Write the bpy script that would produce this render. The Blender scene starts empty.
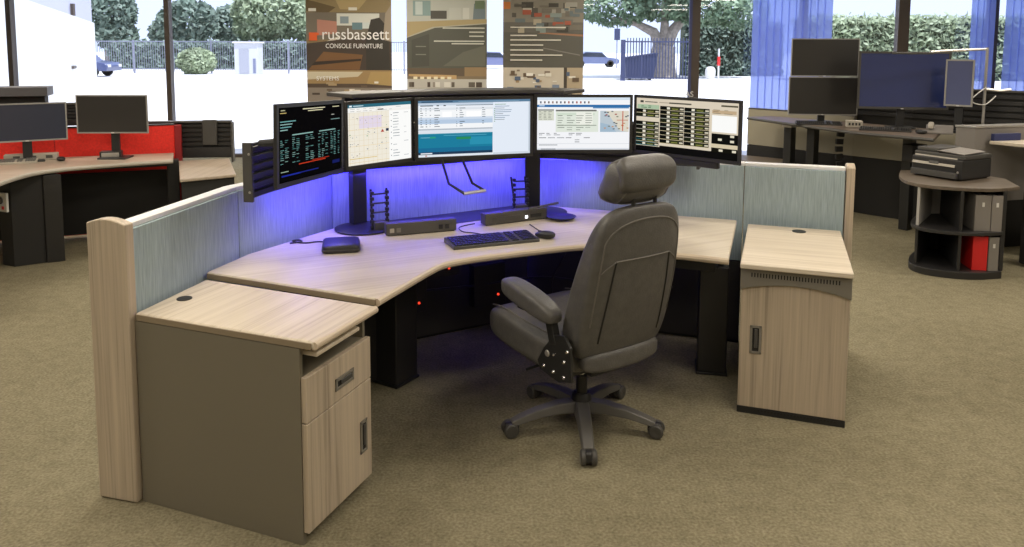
import bpy, bmesh, math, random
from mathutils import Matrix, Vector
random.seed(7)
R = math.radians
scene = bpy.context.scene
col = scene.collection

# ------------------------------------------------------------------ camera
cd = bpy.data.cameras.new('camera'); cam = bpy.data.objects.new('camera', cd); col.objects.link(cam)
cd.sensor_width = 36.0; cd.sensor_fit = 'HORIZONTAL'
cd.lens = 36.0 * 769.33 / 1024.0
cd.shift_y = -(273.5 - 122.85) / 1024.0
cd.clip_start = 0.05; cd.clip_end = 400
cam.matrix_world = (Matrix.Translation((0, 0, 1.7306)) @ Matrix.Rotation(R(90 - 5.585), 4, 'X') @ Matrix.Rotation(R(0.2447), 4, 'Z'))
scene.camera = cam

# ------------------------------------------------------------------ world, sun, exposure
w = bpy.data.worlds.new('sky'); scene.world = w; w.use_nodes = True
bg = w.node_tree.nodes['Background']; bg.inputs[0].default_value = (0.74, 0.83, 1.0, 1); bg.inputs[1].default_value = 1.55
sd = bpy.data.lights.new('sun', 'SUN'); sd.energy = 6.0; sd.angle = R(0.6); sd.color = (1, 0.97, 0.92)
so = bpy.data.objects.new('sun', sd); col.objects.link(so); so.rotation_euler = (R(15), R(16), 0)
vs = scene.view_settings
vs.view_transform = 'Standard'; vs.look = 'None'; vs.gamma = 1; vs.exposure = 0.0; vs.use_curve_mapping = False
try:
    scene.cycles.use_denoising = True
    scene.cycles.max_bounces = 8; scene.cycles.transparent_max_bounces = 24
    scene.cycles.sample_clamp_indirect = 6
except Exception:
    pass

def area(name, loc, sx, sy, power, colr, rot=(0, 0, 0), spread=180):
    d = bpy.data.lights.new(name, 'AREA'); d.shape = 'RECTANGLE'; d.size = sx; d.size_y = sy; d.energy = power; d.color = colr; d.spread = R(spread)
    o = bpy.data.objects.new(name, d); col.objects.link(o); o.location = loc; o.rotation_euler = rot
    return o
CEIL = 2.95
LAMPS = [(x, y) for y in (0.6, 3.0, 5.4, 7.8, 10.2) for x in (-4.8, -1.6, 1.6, 4.8)]
LAMP_POWER = 33
for (x, y) in LAMPS:
    area('ceiling_lamp_light', (x, y, CEIL - 0.06), 1.15, 0.55, LAMP_POWER, (1.0, 0.90, 0.76))
BLUE = (0.075, 0.045, 1.0)

# ------------------------------------------------------------------ materials
MATS = {}
def nodes_of(m):
    m.use_nodes = True; nt = m.node_tree; return nt, nt.nodes['Principled BSDF']
def mat(name, c, rough=0.5, metal=0.0, spec=0.5, noise=0.0, scale=8.0, bump=0.0, bscale=200.0, coat=0.0, stretch=None):
    if name in MATS: return MATS[name]
    m = bpy.data.materials.new(name); nt, b = nodes_of(m)
    b.inputs['Base Color'].default_value = (*c, 1); b.inputs['Roughness'].default_value = rough
    b.inputs['Metallic'].default_value = metal; b.inputs['Specular IOR Level'].default_value = spec
    b.inputs['Coat Weight'].default_value = coat
    tc = nt.nodes.new('ShaderNodeTexCoord'); mp = nt.nodes.new('ShaderNodeMapping')
    nt.links.new(tc.outputs['Object'], mp.inputs['Vector'])
    if stretch: mp.inputs['Scale'].default_value = stretch
    if noise:
        n = nt.nodes.new('ShaderNodeTexNoise'); n.inputs['Scale'].default_value = scale; n.inputs['Detail'].default_value = 5
        nt.links.new(mp.outputs[0], n.inputs['Vector'])
        r = nt.nodes.new('ShaderNodeValToRGB')
        r.color_ramp.elements[0].position = 0.3; r.color_ramp.elements[1].position = 0.7
        r.color_ramp.elements[0].color = (*[v * (1 - noise) for v in c], 1); r.color_ramp.elements[1].color = (*[min(1, v * (1 + noise)) for v in c], 1)
        nt.links.new(n.outputs['Fac'], r.inputs[0]); nt.links.new(r.outputs[0], b.inputs['Base Color'])
    if bump:
        n2 = nt.nodes.new('ShaderNodeTexNoise'); n2.inputs['Scale'].default_value = bscale; n2.inputs['Detail'].default_value = 3
        nt.links.new(mp.outputs[0], n2.inputs['Vector'])
        bp = nt.nodes.new('ShaderNodeBump'); bp.inputs['Strength'].default_value = bump; bp.inputs['Distance'].default_value = 0.004
        nt.links.new(n2.outputs['Fac'], bp.inputs['Height']); nt.links.new(bp.outputs[0], b.inputs['Normal'])
    MATS[name] = m; return m

def wood(name, axis, light, dark, rot=0.0, rough=0.42, scale=1.0):
    """laminate: thin streaks running along one axis of the object's own space"""
    if name in MATS: return MATS[name]
    m = bpy.data.materials.new(name); nt, b = nodes_of(m); b.inputs['Roughness'].default_value = rough
    tc = nt.nodes.new('ShaderNodeTexCoord'); m0 = nt.nodes.new('ShaderNodeMapping'); m0.inputs['Rotation'].default_value = (0, 0, rot)
    nt.links.new(tc.outputs['Object'], m0.inputs['Vector'])
    def streak(k, lo):
        mp = nt.nodes.new('ShaderNodeMapping'); s = [k * scale] * 3; s['xyz'.index(axis)] = lo * scale; mp.inputs['Scale'].default_value = s
        nt.links.new(m0.outputs[0], mp.inputs['Vector'])
        n = nt.nodes.new('ShaderNodeTexNoise'); n.inputs['Scale'].default_value = 1; n.inputs['Detail'].default_value = 4; n.inputs['Distortion'].default_value = 0.4
        nt.links.new(mp.outputs[0], n.inputs['Vector']); return n
    a = streak(38, 0.9); c = streak(130, 2.2)
    mx = nt.nodes.new('ShaderNodeMix'); mx.data_type = 'FLOAT'; mx.inputs[0].default_value = 0.42
    nt.links.new(a.outputs['Fac'], mx.inputs[2]); nt.links.new(c.outputs['Fac'], mx.inputs[3])
    r = nt.nodes.new('ShaderNodeValToRGB'); e = r.color_ramp.elements
    e[0].position = 0.34; e[0].color = (*dark, 1); e[1].position = 0.62; e[1].color = (*light, 1)
    mid = e.new(0.46); mid.color = (*[(l * 0.62 + d * 0.38) for l, d in zip(light, dark)], 1)
    nt.links.new(mx.outputs[0], r.inputs[0]); nt.links.new(r.outputs[0], b.inputs['Base Color'])
    MATS[name] = m; return m

def emit(name, c, s):
    if name in MATS: return MATS[name]
    m = bpy.data.materials.new(name); nt, b = nodes_of(m); b.inputs['Base Color'].default_value = (*c, 1)
    b.inputs['Emission Color'].default_value = (*c, 1); b.inputs['Emission Strength'].default_value = s
    MATS[name] = m; return m

def attr_mat(name, strength=None, rough=0.4):
    m = bpy.data.materials.new(name); nt, b = nodes_of(m); a = nt.nodes.new('ShaderNodeVertexColor'); a.layer_name = 'print'
    b.inputs['Roughness'].default_value = rough
    if strength is None: nt.links.new(a.outputs[0], b.inputs['Base Color'])
    else:
        b.inputs['Base Color'].default_value = (0.004, 0.004, 0.005, 1); b.inputs['Specular IOR Level'].default_value = 0.0
        nt.links.new(a.outputs[0], b.inputs['Emission Color']); b.inputs['Emission Strength'].default_value = strength
    MATS[name] = m; return m

def glass_mat(name, tint, gloss=0.07):
    m = bpy.data.materials.new(name); m.use_nodes = True; nt = m.node_tree; nt.nodes.clear()
    o = nt.nodes.new('ShaderNodeOutputMaterial'); t = nt.nodes.new('ShaderNodeBsdfTransparent'); t.inputs[0].default_value = (*tint, 1)
    g = nt.nodes.new('ShaderNodeBsdfGlossy'); g.inputs['Roughness'].default_value = 0.02; x = nt.nodes.new('ShaderNodeMixShader'); x.inputs[0].default_value = gloss
    nt.links.new(t.outputs[0], x.inputs[1]); nt.links.new(g.outputs[0], x.inputs[2]); nt.links.new(x.outputs[0], o.inputs[0])
    MATS[name] = m; return m

def sheer_mat(name, c, through):
    m = bpy.data.materials.new(name); m.use_nodes = True; nt = m.node_tree; nt.nodes.clear()
    o = nt.nodes.new('ShaderNodeOutputMaterial'); t = nt.nodes.new('ShaderNodeBsdfTransparent'); t.inputs[0].default_value = (0.75, 0.82, 1, 1)
    d = nt.nodes.new('ShaderNodeBsdfDiffuse'); d.inputs[0].default_value = (*c, 1); l = nt.nodes.new('ShaderNodeBsdfTranslucent'); l.inputs[0].default_value = (*c, 1)
    a = nt.nodes.new('ShaderNodeMixShader'); a.inputs[0].default_value = 0.45; x = nt.nodes.new('ShaderNodeMixShader'); x.inputs[0].default_value = through
    nt.links.new(d.outputs[0], a.inputs[1]); nt.links.new(l.outputs[0], a.inputs[2]); nt.links.new(a.outputs[0], x.inputs[1]); nt.links.new(t.outputs[0], x.inputs[2]); nt.links.new(x.outputs[0], o.inputs[0])
    MATS[name] = m; return m

def carpet_mat():
    m = bpy.data.materials.new('carpet'); nt, b = nodes_of(m); b.inputs['Roughness'].default_value = 0.95; b.inputs['Specular IOR Level'].default_value = 0.1
    tc = nt.nodes.new('ShaderNodeTexCoord')
    def nz(s, d):
        n = nt.nodes.new('ShaderNodeTexNoise'); n.inputs['Scale'].default_value = s; n.inputs['Detail'].default_value = d; nt.links.new(tc.outputs['Object'], n.inputs['Vector']); return n
    fine = nz(85, 3); mid = nz(14, 4); big = nz(0.9, 4)
    r = nt.nodes.new('ShaderNodeValToRGB'); e = r.color_ramp.elements
    e[0].position = 0.32; e[0].color = (0.138, 0.120, 0.073, 1); e[1].position = 0.68; e[1].color = (0.345, 0.308, 0.205, 1)
    m1 = nt.nodes.new('ShaderNodeMix'); m1.data_type = 'FLOAT'; m1.inputs[0].default_value = 0.30
    nt.links.new(fine.outputs['Fac'], m1.inputs[2]); nt.links.new(mid.outputs['Fac'], m1.inputs[3])
    m2 = nt.nodes.new('ShaderNodeMix'); m2.data_type = 'FLOAT'; m2.inputs[0].default_value = 0.22
    nt.links.new(m1.outputs[0], m2.inputs[2]); nt.links.new(big.outputs['Fac'], m2.inputs[3])
    nt.links.new(m2.outputs[0], r.inputs[0]); nt.links.new(r.outputs[0], b.inputs['Base Color'])
    bp = nt.nodes.new('ShaderNodeBump'); bp.inputs['Strength'].default_value = 0.5; bp.inputs['Distance'].default_value = 0.01
    nt.links.new(fine.outputs['Fac'], bp.inputs['Height']); nt.links.new(bp.outputs[0], b.inputs['Normal'])
    MATS['carpet'] = m; return m

ASH_L, ASH_D = (0.565, 0.47, 0.355), (0.33, 0.27, 0.205)  # upright ash darkened: shade of faces turned from the light, put into the colour
W_desk = wood('ash_desk', 'x', (0.67, 0.60, 0.49), (0.50, 0.43, 0.335), R(-27))
W_topx = wood('ash_top_plain', 'x', (0.69, 0.61, 0.49), (0.50, 0.42, 0.32))
W_topy = wood('ash_top_deep', 'y', (0.69, 0.61, 0.49), (0.50, 0.42, 0.32))
W_vert = wood('ash_upright_shaded', 'z', ASH_L, ASH_D)
EDGE = mat('ash_edge', (0.60, 0.50, 0.38), 0.4)
WALNUT = wood('walnut_top', 'x', (0.16, 0.12, 0.09), (0.075, 0.055, 0.042), 0.6)
SHELFTOP = wood('shelf_top_wood', 'x', (0.17, 0.135, 0.10), (0.085, 0.066, 0.05), 0.3)
LAMINATE = wood('pale_beech', 'x', (0.46, 0.38, 0.30), (0.33, 0.265, 0.20), -0.4)
GREY = mat('putty_grey', (0.185, 0.165, 0.122), 0.55, bump=0.06, bscale=400)
GREY2 = mat('warm_grey', (0.20, 0.185, 0.155), 0.5)
BLACK = mat('black_metal', (0.018, 0.018, 0.018), 0.42)
BLACKM = mat('matte_black', (0.018, 0.017, 0.016), 0.7)
CHAR = mat('charcoal_panel', (0.042, 0.039, 0.034), 0.65)
EDGE_D = mat('brown_edge_band', (0.27, 0.215, 0.145), 0.5)
PLAST = mat('black_plastic', (0.026, 0.025, 0.025), 0.40)
GRAPH = mat('graphite_plastic', (0.07, 0.067, 0.062), 0.4)
SILVER = mat('silver', (0.52, 0.50, 0.47), 0.32, 0.7)
CHROME = mat('chrome', (0.8, 0.8, 0.8), 0.15, 1.0)
BEZEL_S = mat('silver_bezel', (0.36, 0.35, 0.33), 0.4, 0.4)
SCREENOFF = mat('dark_screen', (0.030, 0.028, 0.026), 0.28, spec=0.6)
LEATHER = mat('grey_leather', (0.098, 0.094, 0.088), 0.40, noise=0.12, scale=30, bump=0.35, bscale=160)
PIPING = mat('leather_piping', (0.15, 0.14, 0.125), 0.5)
FABRIC = mat('blue_grey_fabric', (0.35, 0.43, 0.455), 0.9, noise=0.16, scale=1.0, spec=0.1, bump=0.2, bscale=1.0, stretch=(180, 180, 9))
TRIM = mat('window_lit_trim', (0.78, 0.78, 0.78), 0.35)  # whitened so the colour carries the window light on the divider top
REDF = mat('red_fabric', (0.92, 0.035, 0.022), 0.75, noise=0.12, scale=60)
REDB = mat('red_binder_card', (0.72, 0.020, 0.020), 0.45)
GREYB = mat('grey_binder_card', (0.24, 0.22, 0.20), 0.5)
CREAM = mat('cream_panel', (0.36, 0.33, 0.25), 0.7)
WHITE = mat('white_plastic', (0.72, 0.71, 0.68), 0.4)
BEIGE = mat('beige_plastic', (0.42, 0.385, 0.32), 0.45)
MULL = mat('bronze_mullion', (0.085, 0.066, 0.052), 0.45, 0.2)
MULLB = mat('blue_painted_mullion', (0.05, 0.06, 0.16), 0.45)
REDLED = emit('red_led', (1, 0.05, 0.02), 1.6)
BLUELED = emit('blue_led', (0.09, 0.07, 1.0), 3.0)
WHITELED = emit('white_led', (0.9, 0.9, 1.0), 4.0)
PRINT = attr_mat('flat_print', None, 0.5)
SCREEN = attr_mat('screen_print', 1.0, 0.3)
GLASS = glass_mat('window_glass', (0.925, 0.945, 1.0), 0.035)
BLIND = sheer_mat('blue_blind_fabric', (0.40, 0.48, 0.88), 0.50)

# ------------------------------------------------------------------ geometry helpers
class MB:
    def __init__(s): s.v = []; s.f = []
    def add(s, vs, fs, M=None):
        n = len(s.v)
        s.v += [tuple(M @ Vector(p)) if M is not None else tuple(p) for p in vs]
        s.f += [tuple(i + n for i in f) for f in fs]; return s
    def box(s, x0, x1, y0, y1, z0, z1, M=None):
        return s.add([(x0, y0, z0), (x1, y0, z0), (x1, y1, z0), (x0, y1, z0), (x0, y0, z1), (x1, y0, z1), (x1, y1, z1), (x0, y1, z1)],
                     [(3, 2, 1, 0), (4, 5, 6, 7), (0, 1, 5, 4), (1, 2, 6, 5), (2, 3, 7, 6), (3, 0, 4, 7)], M)
    def cbox(s, c, d, M=None):
        return s.box(c[0] - d[0] / 2, c[0] + d[0] / 2, c[1] - d[1] / 2, c[1] + d[1] / 2, c[2] - d[2] / 2, c[2] + d[2] / 2, M)
    def prism(s, poly, z0, z1, M=None):
        n = len(poly)
        a = sum(poly[i][0] * poly[(i + 1) % n][1] - poly[(i + 1) % n][0] * poly[i][1] for i in range(n))
        if a < 0: poly = poly[::-1]
        return s.add([(x, y, z0) for x, y in poly] + [(x, y, z1) for x, y in poly],
                     [tuple(range(n - 1, -1, -1)), tuple(range(n, 2 * n))] + [(i, (i + 1) % n, n + (i + 1) % n, n + i) for i in range(n)], M)
    def bar(s, a, b, w, h, M=None):
        """rectangular bar from a to b; w across (horizontal), h other"""
        a = Vector(a); b = Vector(b); d = (b - a); L = d.length; d.normalize()
        up = Vector((0, 0, 1)) if abs(d.z) < 0.95 else Vector((0, 1, 0))
        x = d.cross(up).normalized(); u = x.cross(d)
        T = Matrix((( x.x, d.x, u.x, a.x), (x.y, d.y, u.y, a.y), (x.z, d.z, u.z, a.z), (0, 0, 0, 1)))
        if M is not None: T = M @ T
        return s.box(-w / 2, w / 2, 0, L, -h / 2, h / 2, T)
    def tube(s, pts, r, n=8, M=None):
        pts = [Vector(p) for p in pts]; rs = r if isinstance(r, (list, tuple)) else [r] * len(pts)
        vs = []; fs = []; prev = None
        for i, p in enumerate(pts):
            d = (pts[min(i + 1, len(pts) - 1)] - pts[max(i - 1, 0)]).normalized()
            if prev is None:
                up = Vector((0, 0, 1)) if abs(d.z) < 0.9 else Vector((1, 0, 0)); x = d.cross(up).normalized()
            else:
                x = (prev - d * prev.dot(d)).normalized()
            prev = x; y = d.cross(x)
            for k in range(n):
                t = 2 * math.pi * k / n; vs.append(p + (x * math.cos(t) + y * math.sin(t)) * rs[i])
        for i in range(len(pts) - 1):
            for k in range(n):
                fs.append((i * n + k, i * n + (k + 1) % n, (i + 1) * n + (k + 1) % n, (i + 1) * n + k))
        fs.append(tuple(range(n - 1, -1, -1))); fs.append(tuple((len(pts) - 1) * n + k for k in range(n)))
        return s.add(vs, fs, M)
    def lathe(s, prof, n=20, M=None):
        vs = []; fs = []; m = len(prof)
        for k in range(n):
            t = 2 * math.pi * k / n
            for r, z in prof: vs.append((r * math.cos(t), r * math.sin(t), z))
        for k in range(n):
            for i in range(m - 1):
                fs.append((k * m + i, ((k + 1) % n) * m + i, ((k + 1) % n) * m + i + 1, k * m + i + 1))
        fs.append(tuple(k * m for k in range(n - 1, -1, -1))); fs.append(tuple(k * m + m - 1 for k in range(n)))
        return s.add(vs, fs, M)
    def sq(s, sx, sy, sz, fn=None, n=5.0, seg=12, M=None):
        """rounded (superquadric) box with half sizes; fn(x,y,z in -1..1) -> offset point"""
        vs = []; idx = {}; fs = []
        def vert(p):
            k = tuple(round(c, 5) for c in p)
            if k in idx: return idx[k]
            q = Vector(p); L = (abs(q.x) ** n + abs(q.y) ** n + abs(q.z) ** n) ** (1 / n); q = q / L
            o = fn(q.x, q.y, q.z) if fn else (q.x * sx, q.y * sy, q.z * sz)
            idx[k] = len(vs); vs.append(o); return idx[k]
        for ax in range(3):
            for sg in (-1, 1):
                for i in range(seg):
                    for j in range(seg):
                        c = []
                        for (a, b) in ((i, j), (i + 1, j), (i + 1, j + 1), (i, j + 1)):
                            p = [0, 0, 0]; p[ax] = sg; p[(ax + 1) % 3] = -1 + 2 * a / seg; p[(ax + 2) % 3] = -1 + 2 * b / seg; c.append(vert(p))
                        fs.append(tuple(c) if sg > 0 else tuple(c[::-1]))
        return s.add(vs, fs, M)
    def build(s, name, m, parent=None, bevel=0.0, seg=2, smooth=True, angle=35):
        me = bpy.data.meshes.new(name); me.from_pydata(s.v, [], s.f); me.validate(); me.update()
        if smooth:
            me.shade_smooth(); me.set_sharp_from_angle(angle=R(angle))
        me.materials.append(m)
        o = bpy.data.objects.new(name, me); col.objects.link(o); o.parent = parent
        if bevel:
            b = o.modifiers.new('bevel', 'BEVEL'); b.width = bevel; b.segments = seg; b.limit_method = 'ANGLE'; b.angle_limit = R(40); b.harden_normals = True
        return o

def tag(o, label=None, cat=None, group=None, kind=None):
    if label: o['label'] = label
    if cat: o['category'] = cat
    if group: o['group'] = group
    if kind: o['kind'] = kind
    return o
def thing(name, label, cat, loc=(0, 0, 0), rz=0.0, group=None):
    o = bpy.data.objects.new(name, None); col.objects.link(o); o.empty_display_size = 0.1
    o.location = loc; o.rotation_euler = (0, 0, R(rz)); return tag(o, label, cat, group)
def struct(name, mb, m, bevel=0, smooth=False):
    return tag(mb.build(name, m, None, bevel, smooth=smooth), kind='structure')
def T(x=0, y=0, z=0, rx=0, ry=0, rz=0):
    return Matrix.Translation((x, y, z)) @ Matrix.Rotation(R(rz), 4, 'Z') @ Matrix.Rotation(R(ry), 4, 'Y') @ Matrix.Rotation(R(rx), 4, 'X')

def srgb(h):
    h = h.lstrip('#'); c = [int(h[i:i + 2], 16) / 255 for i in (0, 2, 4)]
    return tuple(v / 12.92 if v <= 0.04045 else ((v + 0.055) / 1.055) ** 2.4 for v in c)
def flat_print(name, W, Hh, shapes, parent, m, M=None, step=6e-5, label=None):
    """flat printing: polygons in 0..1 x 0..1 of a W x H sheet that faces -y, centred on x, from z=0 up"""
    vs = []; fs = []; cols = []
    for i, (pts, c) in enumerate(shapes):
        if len(pts) == 4 and not isinstance(pts[0], (tuple, list)):
            x0, y0, x1, y1 = pts; pts = [(x0, y0), (x1, y0), (x1, y1), (x0, y1)]
        n = len(vs); vs += [((x - 0.5) * W, -step * (i + 1), y * Hh) for x, y in pts]; fs.append(tuple(range(n, n + len(pts)))); cols.append(srgb(c) if isinstance(c, str) else c)
    if M is not None: vs = [tuple(M @ Vector(p)) for p in vs]
    me = bpy.data.meshes.new(name); me.from_pydata(vs, [], fs); me.update()
    a = me.color_attributes.new('print', 'FLOAT_COLOR', 'CORNER')
    for p in me.polygons:
        for li in p.loop_indices: a.data[li].color = (*cols[p.index], 1)
    me.materials.append(m)
    o = bpy.data.objects.new(name, me); col.objects.link(o); o.parent = parent
    if label: o['label'] = label
    return o
def lettering(text, size, m, parent, M, align='CENTER', label=None, squeeze=1.0, extrude=0.0006):
    cu = bpy.data.curves.new('lettering', 'FONT'); cu.body = text; cu.size = size; cu.align_x = align; cu.align_y = 'CENTER'; cu.extrude = extrude
    t = bpy.data.objects.new('lettering_outline', cu); col.objects.link(t); bpy.context.view_layer.update()
    me = bpy.data.meshes.new_from_object(t.evaluated_get(bpy.context.evaluated_depsgraph_get()))
    bpy.data.objects.remove(t); bpy.data.curves.remove(cu)
    me.name = 'lettering'; me.materials.clear(); me.materials.append(m)
    me.transform(Matrix.Rotation(R(90), 4, 'X') @ Matrix.Scale(squeeze, 4, (1, 0, 0)))
    o = bpy.data.objects.new('lettering', me); col.objects.link(o); o.parent = parent
    o.matrix_local = M
    if label: o['label'] = label
    return o
def copy_tree(o, parent=None):
    c = o.copy(); col.objects.link(c); c.parent = parent
    for ch in list(o.children): copy_tree(ch, c)
    return c
def catmull(pts, k=6, closed=False):
    out = []; n = len(pts)
    for i in range(n - 1):
        p0 = pts[max(i - 1, 0)]; p1 = pts[i]; p2 = pts[i + 1]; p3 = pts[min(i + 2, n - 1)]
        for j in range(k):
            t = j / k
            out.append(tuple(0.5 * ((2 * b) + (-a + c) * t + (2 * a - 5 * b + 4 * c - d) * t * t + (-a + 3 * b - 3 * c + d) * t ** 3) for a, b, c, d in zip(p0, p1, p2, p3)))
    out.append(tuple(pts[-1])); return out
def offset(path, d):
    """parallel polyline, d to the left of travel"""
    out = []
    for i, p in enumerate(path):
        a = Vector(path[max(i - 1, 0)]); b = Vector(p); c = Vector(path[min(i + 1, len(path) - 1)])
        d1 = (b - a).normalized() if i > 0 else (c - b).normalized(); d2 = (c - b).normalized() if i < len(path) - 1 else d1
        n1 = Vector((-d1.y, d1.x)); n2 = Vector((-d2.y, d2.x)); nn = (n1 + n2).normalized(); k = d / max(0.3, nn.dot(n1))
        out.append((b.x + nn.x * k, b.y + nn.y * k))
    return out

# ================================================================== THE SETTING
WY = 12.0                      # window wall
XL, XR, YB = -9.2, 9.0, -2.2
carpet = carpet_mat()
struct('floor', MB().box(XL, XR, YB, WY + 0.1, -0.1, 0), carpet)
CEILM = mat('ceiling_tile_white', (0.75, 0.74, 0.71), 0.8); WALLM = mat('wall_paint', (0.56, 0.53, 0.47), 0.7)
struct('ceiling', MB().box(XL, XR, YB, WY + 0.3, CEIL, CEIL + 0.15), CEILM)
struct('wall_left', MB().box(XL - 0.15, XL, YB, WY + 0.1, -0.1, CEIL), WALLM)
struct('wall_right', MB().box(XR, XR + 0.15, YB, WY + 0.1, -0.1, CEIL), WALLM)
struct('wall_front', MB().box(XL, XR, YB - 0.15, YB, -0.1, CEIL), WALLM)
for (x, y) in LAMPS:
    fx = MB()
    for a in (-1, 1):
        fx.box(-0.62, 0.62, a * 0.31 - 0.02, a * 0.31 + 0.02, CEIL - 0.05, CEIL, T(x, y)); fx.box(a * 0.62 - 0.02, a * 0.62 + 0.02, -0.33, 0.33, CEIL - 0.05, CEIL, T(x, y))
    tag(fx.build('trim_%d' % (LAMPS.index((x, y)) + 1), WHITE), kind='structure')
# window bays between the mullions: (x of mullion, width, material)
MULLS = [(-9.1, 0.08, MULL), (-7.77, 0.075, MULL), (-5.33, 0.075, MULL), (-2.50, 0.075, MULL), (-1.02, 0.07, MULL), (0.42, 0.07, MULL), (2.83, 0.13, MULL), (4.50, 0.10, MULL), (6.03, 0.17, MULL), (7.42, 0.13, MULL), (8.9, 0.1, MULL)]
for i in range(len(MULLS) - 1):
    x0, w0, m0 = MULLS[i]; x1, w1, m1 = MULLS[i + 1]
    mb = MB()
    mb.box(x0 - w0 / 2, x0 + w0 / 2, WY - 0.06, WY + 0.06, 0.0, CEIL - 0.02)
    if i == len(MULLS) - 2: mb.box(x1 - w1 / 2, x1 + w1 / 2, WY - 0.06, WY + 0.06, 0, CEIL - 0.02)
    mb.box(x0 + w0 / 2, x1 - w1 / 2, WY - 0.05, WY + 0.05, 0.0, 0.05)
    mb.box(x0 + w0 / 2, x1 - w1 / 2, WY - 0.05, WY + 0.05, CEIL - 0.12, CEIL - 0.02)
    fr = struct('window_%d' % (i + 1), mb, m0)
    MB().box(x0 + w0 / 2, x1 - w1 / 2, WY - 0.005, WY + 0.005, 0.05, CEIL - 0.12).build('pane', GLASS, fr, smooth=False)
# blue painted face on the mullion beside the gate, with the sticker letters
struct('trim_40', MB().box(2.72, 2.765, WY - 0.085, WY - 0.06, 0.0, CEIL - 0.02), MULLB)
lt = lettering('AS', 0.12, WHITE, None, T(2.745, WY - 0.09, 1.02)); lt.name = 'window_sticker_lettering'
tag(lt, 'small white letters AS low on the blue window mullion', 'sticker')

# outdoors
ASPH = mat('pale_concrete', (0.74, 0.73, 0.72), 0.85, noise=0.05, scale=0.6)
struct('ground', MB().box(-120, 120, WY + 0.1, 260, -0.35, -0.02), ASPH)

# ================================================================== MAIN CONSOLE: divider
INNER = [(-1.412, 2.785), (-1.285, 3.56), (-0.985, 4.16), (0.10, 4.80), (1.34, 4.383), (1.85, 4.212)]      # inner face, left end -> right end
dv = thing('divider_panel', 'low blue-grey fabric divider wrapping the nearest console, ash end posts', 'divider')
PH = 1.075
IN0 = offset(INNER, 0.0); IN1 = offset(INNER, 0.022); OUT0 = offset(INNER, 0.056); OUT1 = offset(INNER, 0.074)
def lerp(a, b, t): return (a[0] + (b[0] - a[0]) * t, a[1] + (b[1] - a[1]) * t)
def quad_strip(p0, p1, q1, q0): return [p0, p1, q1, q0]
segs = []
for i in range(len(INNER) - 1):
    g = 0.0025 / (Vector(INNER[i + 1]) - Vector(INNER[i])).length
    ia, ib = lerp(IN0[i], IN0[i + 1], g), lerp(IN0[i], IN0[i + 1], 1 - g); ja, jb = lerp(IN1[i], IN1[i + 1], g), lerp(IN1[i], IN1[i + 1], 1 - g)
    MB().prism([ia, ib, jb, ja], 0.50, PH - 0.02).build('fabric_panel', FABRIC, dv, 0.003)
    MB().prism([ia, ib, jb, ja], 0.02, 0.495).build('lower_panel', CHAR, dv, 0.003)
    oa, ob = lerp(OUT0[i], OUT0[i + 1], g), lerp(OUT0[i], OUT0[i + 1], 1 - g); pa, pb = lerp(OUT1[i], OUT1[i + 1], g), lerp(OUT1[i], OUT1[i + 1], 1 - g)
    MB().prism([oa, ob, pb, pa], 0.02, PH - 0.02).build('outer_panel', FABRIC, dv, 0.003)
    MB().prism([ja, jb, ob, oa], 0.0, PH - 0.03).build('core_frame', BLACKM, dv)
    t0, t1 = lerp(IN0[i], IN0[i + 1], 0), lerp(IN0[i], IN0[i + 1], 1)
    a0, a1, b0, b1 = offset(INNER, 0.012)[i], offset(INNER, 0.012)[i + 1], OUT1[i], OUT1[i + 1]
    MB().prism([a0, a1, b1, b0], PH - 0.02, PH).build('top_trim', TRIM, dv, 0.004)
def end_post(inner, direction, width, thick):
    """slab across the end of the panel; top edge is a shallow arch"""
    d = Vector(direction).normalized(); n = Vector((-d.y, d.x)); o = Vector(inner) - d * thick - n * 0.006
    prof = [(0, 0.005), (width, 0.005)] + [(width * (1 - t), 1.078 + 0.018 * math.sin(math.pi * t)) for t in [k / 10 for k in range(11)]]
    vs = []; N = len(prof)
    for k in (0, 1):
        for a, z in prof: p = o + n * a + d * (thick * k); vs.append((p.x, p.y, z))
    fs = [tuple(range(N)), tuple(range(2 * N - 1, N - 1, -1))] + [(i, N + i, N + (i + 1) % N, (i + 1) % N) for i in range(N)]
    mb = MB(); mb.add(vs, fs); po = mb.build('end_post', W_vert, dv, 0.006, 3)
    bm = bmesh.new(); bm.from_mesh(po.data); bmesh.ops.recalc_face_normals(bm, faces=bm.faces); bm.to_mesh(po.data); bm.free()
end_post((INNER[0][0] + 0.003, INNER[0][1] + 0.022), (INNER[1][0] - INNER[0][0] + 0.08, INNER[1][1] - INNER[0][1]), 0.173, 0.045)
end_post((1.895, 4.197), (INNER[5][0] - INNER[4][0], INNER[5][1] - INNER[4][1]), 0.12, 0.045)

# ------------------------------------------------------------------ desk
dk = thing('console_desk', 'large curved ash-laminate console desk on black legs in the middle', 'desk', (0, 0, 0))
front = catmull([(-0.521, 2.915), (-0.437, 3.135), (-0.354, 3.345), (-0.305, 3.435), (-0.194, 3.521), (-0.055, 3.594), (0.139, 3.682), (0.31, 3.752), (0.42, 3.757), (0.627, 3.678), (0.808, 3.607), (1.015, 3.516)], 5)
back = offset(INNER, -0.03)
deskpoly = front + [(1.290, 4.330), (0.105, 4.745), (-0.945, 4.125), (-1.245, 3.56), (-1.325, 3.262)]
DZ = 0.755
MB().prism(deskpoly, DZ - 0.030, DZ).build('worktop', W_desk, dk, 0.009, 3)
MB().prism([(-0.935, 4.12), (0.10, 4.735), (0.20, 4.49), (-0.20, 4.27), (-0.58, 4.03), (-0.80, 3.93)], DZ, DZ + 0.003).build('rear_mat', BLACK, dk)
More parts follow.
